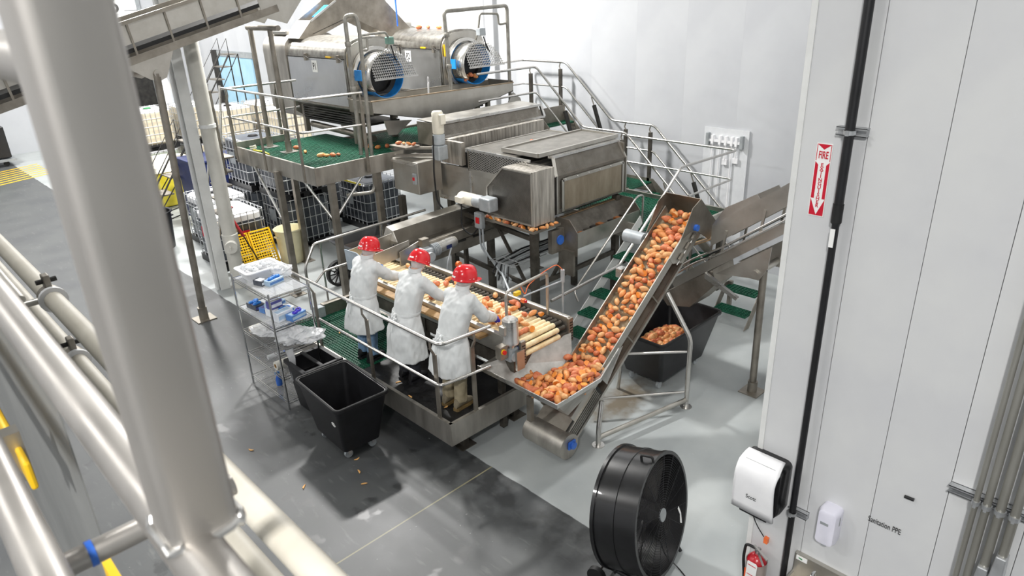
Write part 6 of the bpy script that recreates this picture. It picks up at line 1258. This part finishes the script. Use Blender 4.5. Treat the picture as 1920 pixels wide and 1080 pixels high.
# ------------------------------------------------------------------ sweet potatoes
def skin_mat():
    m = mat('tuber_skin', 'b9602f', 'd98a4c', .55, 0, 22, .15, detail=6); return m
TSK = [mat('tuber_skin_red', 'b45a38', 'd9875a', .55, 0, 18, .12), mat('tuber_skin_orange', 'cc7a40', 'e8a565', .55, 0, 18, .12), mat('tuber_skin_tan', 'c58650', 'e6b47c', .58, 0, 18, .12)]
TCUT = mat('tuber_flesh', 'ee8a2e', 'f6a04a', .5, 0, 25, .05)
random.seed(21)
def tuber(kind, seed, cut):
    bm = bmesh.new(); bmesh.ops.create_icosphere(bm, subdivisions=2, radius=1)
    L_, r_ = random.uniform(.056, .080), random.uniform(.031, .042); bendk = random.uniform(-.25, .25)
    for v in bm.verts:
        p_ = v.co.copy(); k = 1+.16*noise.noise(p_*1.6+V((seed*5.3, 0, 0)))
        x = p_.x*L_; tp = 1-.35*abs(p_.x)**2.2*(1 if p_.x > 0 else .7)
        v.co = V((x, p_.y*r_*k*tp+bendk*x*x*8*.3, p_.z*r_*k*tp))
    if cut:
        nx = V((1, random.uniform(-.5, .5), random.uniform(-.5, .5))).normalized()
        g = bm.verts[:]+bm.edges[:]+bm.faces[:]; r = bmesh.ops.bisect_plane(bm, geom=g, plane_co=(random.uniform(-.015, .02), 0, 0), plane_no=nx, clear_outer=True)
        ed = [e for e in r['geom_cut'] if isinstance(e, bmesh.types.BMEdge)]; f = bmesh.ops.contextual_create(bm, geom=ed)
        for ff in f['faces']: ff.material_index = 1
    me = D.meshes.new('sweet_potato'); bm.to_mesh(me); bm.free()
    me.materials.append(TSK[kind]); me.materials.append(TCUT)
    me.polygons.foreach_set('use_smooth', [p_.material_index == 0 for p_ in me.polygons]); return me
WH = [tuber(i % 3, i, False) for i in range(9)]; CT = [tuber(i % 3, 20+i, True) for i in range(8)]
NP = [0]
def spud(p_, label, group, cutp=.35, s=1, rot=None, upcut=False):
    cut = random.random() < cutp; me = random.choice(CT if cut else WH)
    o = D.objects.new('sweet_potato', me); COL.objects.link(o); put(o, p_)
    o.rotation_euler = rot if rot is not None else (random.uniform(0, 6.3), random.uniform(-.5, .5) if not cut else random.uniform(-1.5, .4), random.uniform(0, 6.3))
    k = s*random.uniform(.85, 1.2); o.scale = (k, k*random.uniform(.9, 1.1), k)
    lb = label(p_, cut, ('red-brown', 'orange', 'tan')[TSK.index(me.materials[0])]) if callable(label) else (label[1] if cut else label[0])
    tag(o, lb, 'sweet potato', group); NP[0] += 1; return o
ROT = [Matrix.Rotation(random.uniform(0, 6.3), 4, V((random.uniform(-1, 1), random.uniform(-1, 1), random.uniform(-1, 1))).normalized()) for _ in range(12)]
heap_v, heap_f, heap_m = [], [], []
def heap(p_, s=1, cutp=.3):
    cut = random.random() < cutp; me = random.choice(CT if cut else WH); M_ = Matrix.Translation(p_) @ random.choice(ROT) @ Matrix.Scale(s*random.uniform(.85, 1.2), 4); n = len(heap_v)
    heap_v.extend([M_ @ v.co for v in me.vertices])
    ki = TSK.index(me.materials[0])
    for f in me.polygons: heap_f.append([n+i for i in f.vertices]); heap_m.append(ki if f.material_index == 0 else 3)
def zbelt(x): return 1.1+(x-5.8)*math.tan(R(37.7))-.10/CS+.028
def pilez(x, y): return .93-.17*max(0, (y-4.45)/.7)+.02*math.sin(x*9+y*5)
def LH(p_, cut, c):
    z = 'along the front rim' if p_.y < 4.48 else 'beside the left lip' if p_.x < 4.88 else 'against the bare far plate' if p_.y > 4.98 else 'at the belt end' if p_.x > 5.35 else 'in the middle'
    return ('cut %s-skinned tuber %s of the hopper heap' if cut else 'whole %s tuber %s of the hopper heap') % (c, z)
def LI(p_, cut, c):
    k = min(5, int((p_.x-5.58)/.32)); z = ('at the foot', 'low', 'just below the middle', 'just above the middle', 'high up', 'at the very top')[k]; s_ = 'near side' if p_.y < 4.69 else 'far side'
    return ('cut %s-skinned tuber %s on the inclined belt, %s' if cut else 'whole %s tuber %s on the inclined belt, %s') % (c, z, s_)
def LT(p_, cut, c):
    z = 'at the discharge end' if p_.y < 5.55 else 'in front of the rightmost sorter' if p_.y < 6.2 else 'in front of the middle sorter' if p_.y < 6.9 else 'at the far end'; s_ = 'near side' if p_.x < 5.3 else 'far side'
    return ('cut %s-skinned tuber %s of the roller table, %s' if cut else 'whole %s tuber %s of the roller table, %s') % (c, z, s_)
# hopper heap
pts = []
tries = 0
while tries < 9000 and len(pts) < 105:
    tries += 1; x, y = random.uniform(4.68, 5.62), random.uniform(4.34, 5.16)
    if x < 4.70+max(0, (y-4.6))*.35: continue
    if x > 5.15 and y > 4.95+.10*max(0, 5.5-x): continue
    if x > 5.3 and (y < 4.40+max(0, (x-5.3))*.2): continue
    if y > 5.22-(x-4.7)*.18: continue
    if all((x-a)**2+(y-b_)**2 > .071**2 for a, b_ in pts): pts.append((x, y))
for x, y in pts:
    zh = max(.96-(x-4.6)*.952, .95-(y-4.27)*1.95, .56+(y-4.92)*.76+max(0, x-5.02)*.5, .58); z = max(pilez(x, y), zh+.03, zbelt(x)+.02 if y > 4.42 else 0); spud(V((x, y, z+random.uniform(0, .03))), LH, 'tubers heaped in the hopper', .42, 1.0)
    if z-.055 > zh+.045: heap(V((x+.02, y+.01, z-.055)), 1.0, .2)
# belt load
pts = []; tries = 0
while tries < 9000 and len(pts) < 124:
    tries += 1; x, y = random.uniform(5.58, 7.47), random.uniform(4.50, 4.88)
    if all(((x-a)/CS)**2+(y-b_)**2 > .068**2 for a, b_ in pts): pts.append((x, y))
for x, y in pts:
    heap(V((x+.035, min(4.86, max(4.52, y+.03)), zbelt(x)-.012)), .9, .2)
    spud(V((x, y, zbelt(x)+.01+random.uniform(0, .02))), LI, 'tubers on the inclined conveyor', .30, 1.0, (random.uniform(0, 6.3), R(-37)*math.cos(1) if random.random() < .2 else random.uniform(-.5, .3), random.uniform(0, 6.3)))
# roller table
pts = []; tries = 0
def dens(x, y):
    if y < 6.1: return .9 if x < 5.42-.15*(y-5.2) else .35
    if y < 6.5: return .75
    return .12
while tries < 9000 and len(pts) < 52:
    tries += 1; x, y = random.uniform(5.0, 5.62), random.uniform(5.18, 8.1)
    if random.random() > dens(x, y): continue
    if all((x-a)**2+(y-b_)**2 > .082**2 for a, b_ in pts): pts.append((x, y))
for x, y in pts: spud(V((x, y, RZ+.032)), LT, 'tubers on the roller table', .15, 1.02, (random.uniform(0, 6.3), random.uniform(-.15, .15), random.uniform(0, 6.3)))
# strays
LD = ('stray tuber lying on the upper green grating', 'stray cut tuber on the upper green grating')
for x, y in ((6.05, 12.0), (5.95, 11.5), (5.98, 11.0), (6.03, 10.9), (6.12, 10.85), (6.2, 10.8), (7.0, 11.0), (6.98, 10.75), (7.15, 10.7), (6.85, 10.9)):
    spud(V((x, y, UZ+.03)), LD, 'stray tubers on the upper grating', 0, 1, (0, 0, random.uniform(0, 6)))
for k, (x, y) in enumerate(((9.45, 12.5), (9.5, 12.25), (9.5, 11.9))): spud(V((x, y, 4.37)), ('tuber resting on top of the P2 drum machine',)*2, 'tubers on top of the machine', 0, 1.1, (0, 0, k))
for k in range(9): spud(V((9.35+.06*k % .35, 10.98+.05*(k % 4), 3.42+.035*(k//3))), ('wet tuber tumbling in the mouth of the P2 drum',)*2, 'tubers in the P2 drum mouth', .2)
for k in range(12): spud(V((6.985+.03*(k % 2), 6.90+k*.09, 1.745)), ('tuber lying in the catch tray under the chain guard',)*2, 'tubers in the catch tray', .2, .85)
for k in range(5): spud(V((7.05+.10*k, 6.85, 1.745)), ('tuber at the front edge of the catch tray',)*2, 'tubers at the tray front', .2, .85)
for k in range(4): spud(V((6.82+.03*k, 9.85-.1*k, 2.71)), ('orange tuber on the side tray left of the cream motor',)*2, 'tubers on the side tray', 0, .8)
spud(V((8.2, 8.05, 2.71)), ('single tuber lying on the perforated top of the grader',)*2, 'stray tuber on the grader', 0, .8)
spud(V((3.58, 6.90, .20)), ('single cut tuber at the bottom of the nearest black bin',)*2, 'tuber in the nearest bin', 1, 1.2)
# waste tubers in the second bin and everything buried: nobody could count these
tries = 0
while tries < 230:
    tries += 1; x, y = random.uniform(6.98, 7.78), random.uniform(4.60, 5.0); r_ = math.hypot((x-7.25)/.6, (y-4.8)/.36)
    heap(V((x, y, .63-.15*min(1.3, r_)+random.uniform(-.06, .02))), 1.05, .25)
me = D.meshes.new('sweet_potato_heap'); me.from_pydata(heap_v, [], heap_f); me.update()
for m_ in TSK+[TCUT]: me.materials.append(m_)
me.polygons.foreach_set('material_index', heap_m); me.polygons.foreach_set('use_smooth', [i < 3 for i in heap_m])
o = D.objects.new('sweet_potato_heap', me); COL.objects.link(o); tag(o, 'mass of buried and waste tubers filling the hopper and second bin', 'sweet potatoes', None, 'stuff')
# ------------------------------------------------------------------ peelings on the floor and decks
CHIP = mat('tuber_peel', 'd79a52', 'e6b878', .6)
for k, (x, y, z, lb) in enumerate(((3.29, 6.24, 0, 'orange peeling on the floor nearest the bin casters'), (3.18, 6.02, 0, 'pale peeling on the floor in front of the bin'), (3.1, 5.8, 0, 'rounded orange peeling in the bin shadow'), (2.6, 6.25, 0, 'curled orange peeling left of the bin shadow'), (2.5, 7.35, 0, 'small orange peeling near the beige pipes'), (4.25, 5.7, .5, 'pale peeling on the black mat beside the boot'), (4.1, 6.2, .5, 'pale peeling on the black mat near the rail post'), (4.2, 6.6, .5, 'peeling on the black mat between two sorters'), (4.45, 8.4, .5, 'small peeling on the lower green grating'))):
    m = MB(); m.M = Matrix.Translation((x, y, z+.006)) @ Matrix.Rotation(k*1.3, 4, 'Z'); m.loft([[(s_*.035, .012*math.cos(a)*(1-s_*s_*.7)+.008*s_*s_, .006*math.sin(a)+.004*s_*s_) for a in [2*PI*j/8 for j in range(8)]] for s_ in (-1, -.5, 0, .5, 1)])
    tag(m.build('peeling', CHIP, None, True), lb, 'peeling', 'peelings on the floor')
ro_ = T('rope_end', 'coiled pale rope end lying on the upper grating corner', 'rope', (5.6, 12.5, UZ)); q([(5.48+.05*math.cos(t_*.9), 12.55+.05*math.sin(t_*.9), UZ+.015+.006*t_) for t_ in range(14)], 'coil', CREAM, ro_, .016, 8); q([(5.45, 12.5, UZ+.02), (5.5, 12.2, UZ+.02), (5.46, 11.9, UZ+.02)], 'tail', YELP, ro_, .014, 8)
print('tubers', NP[0])
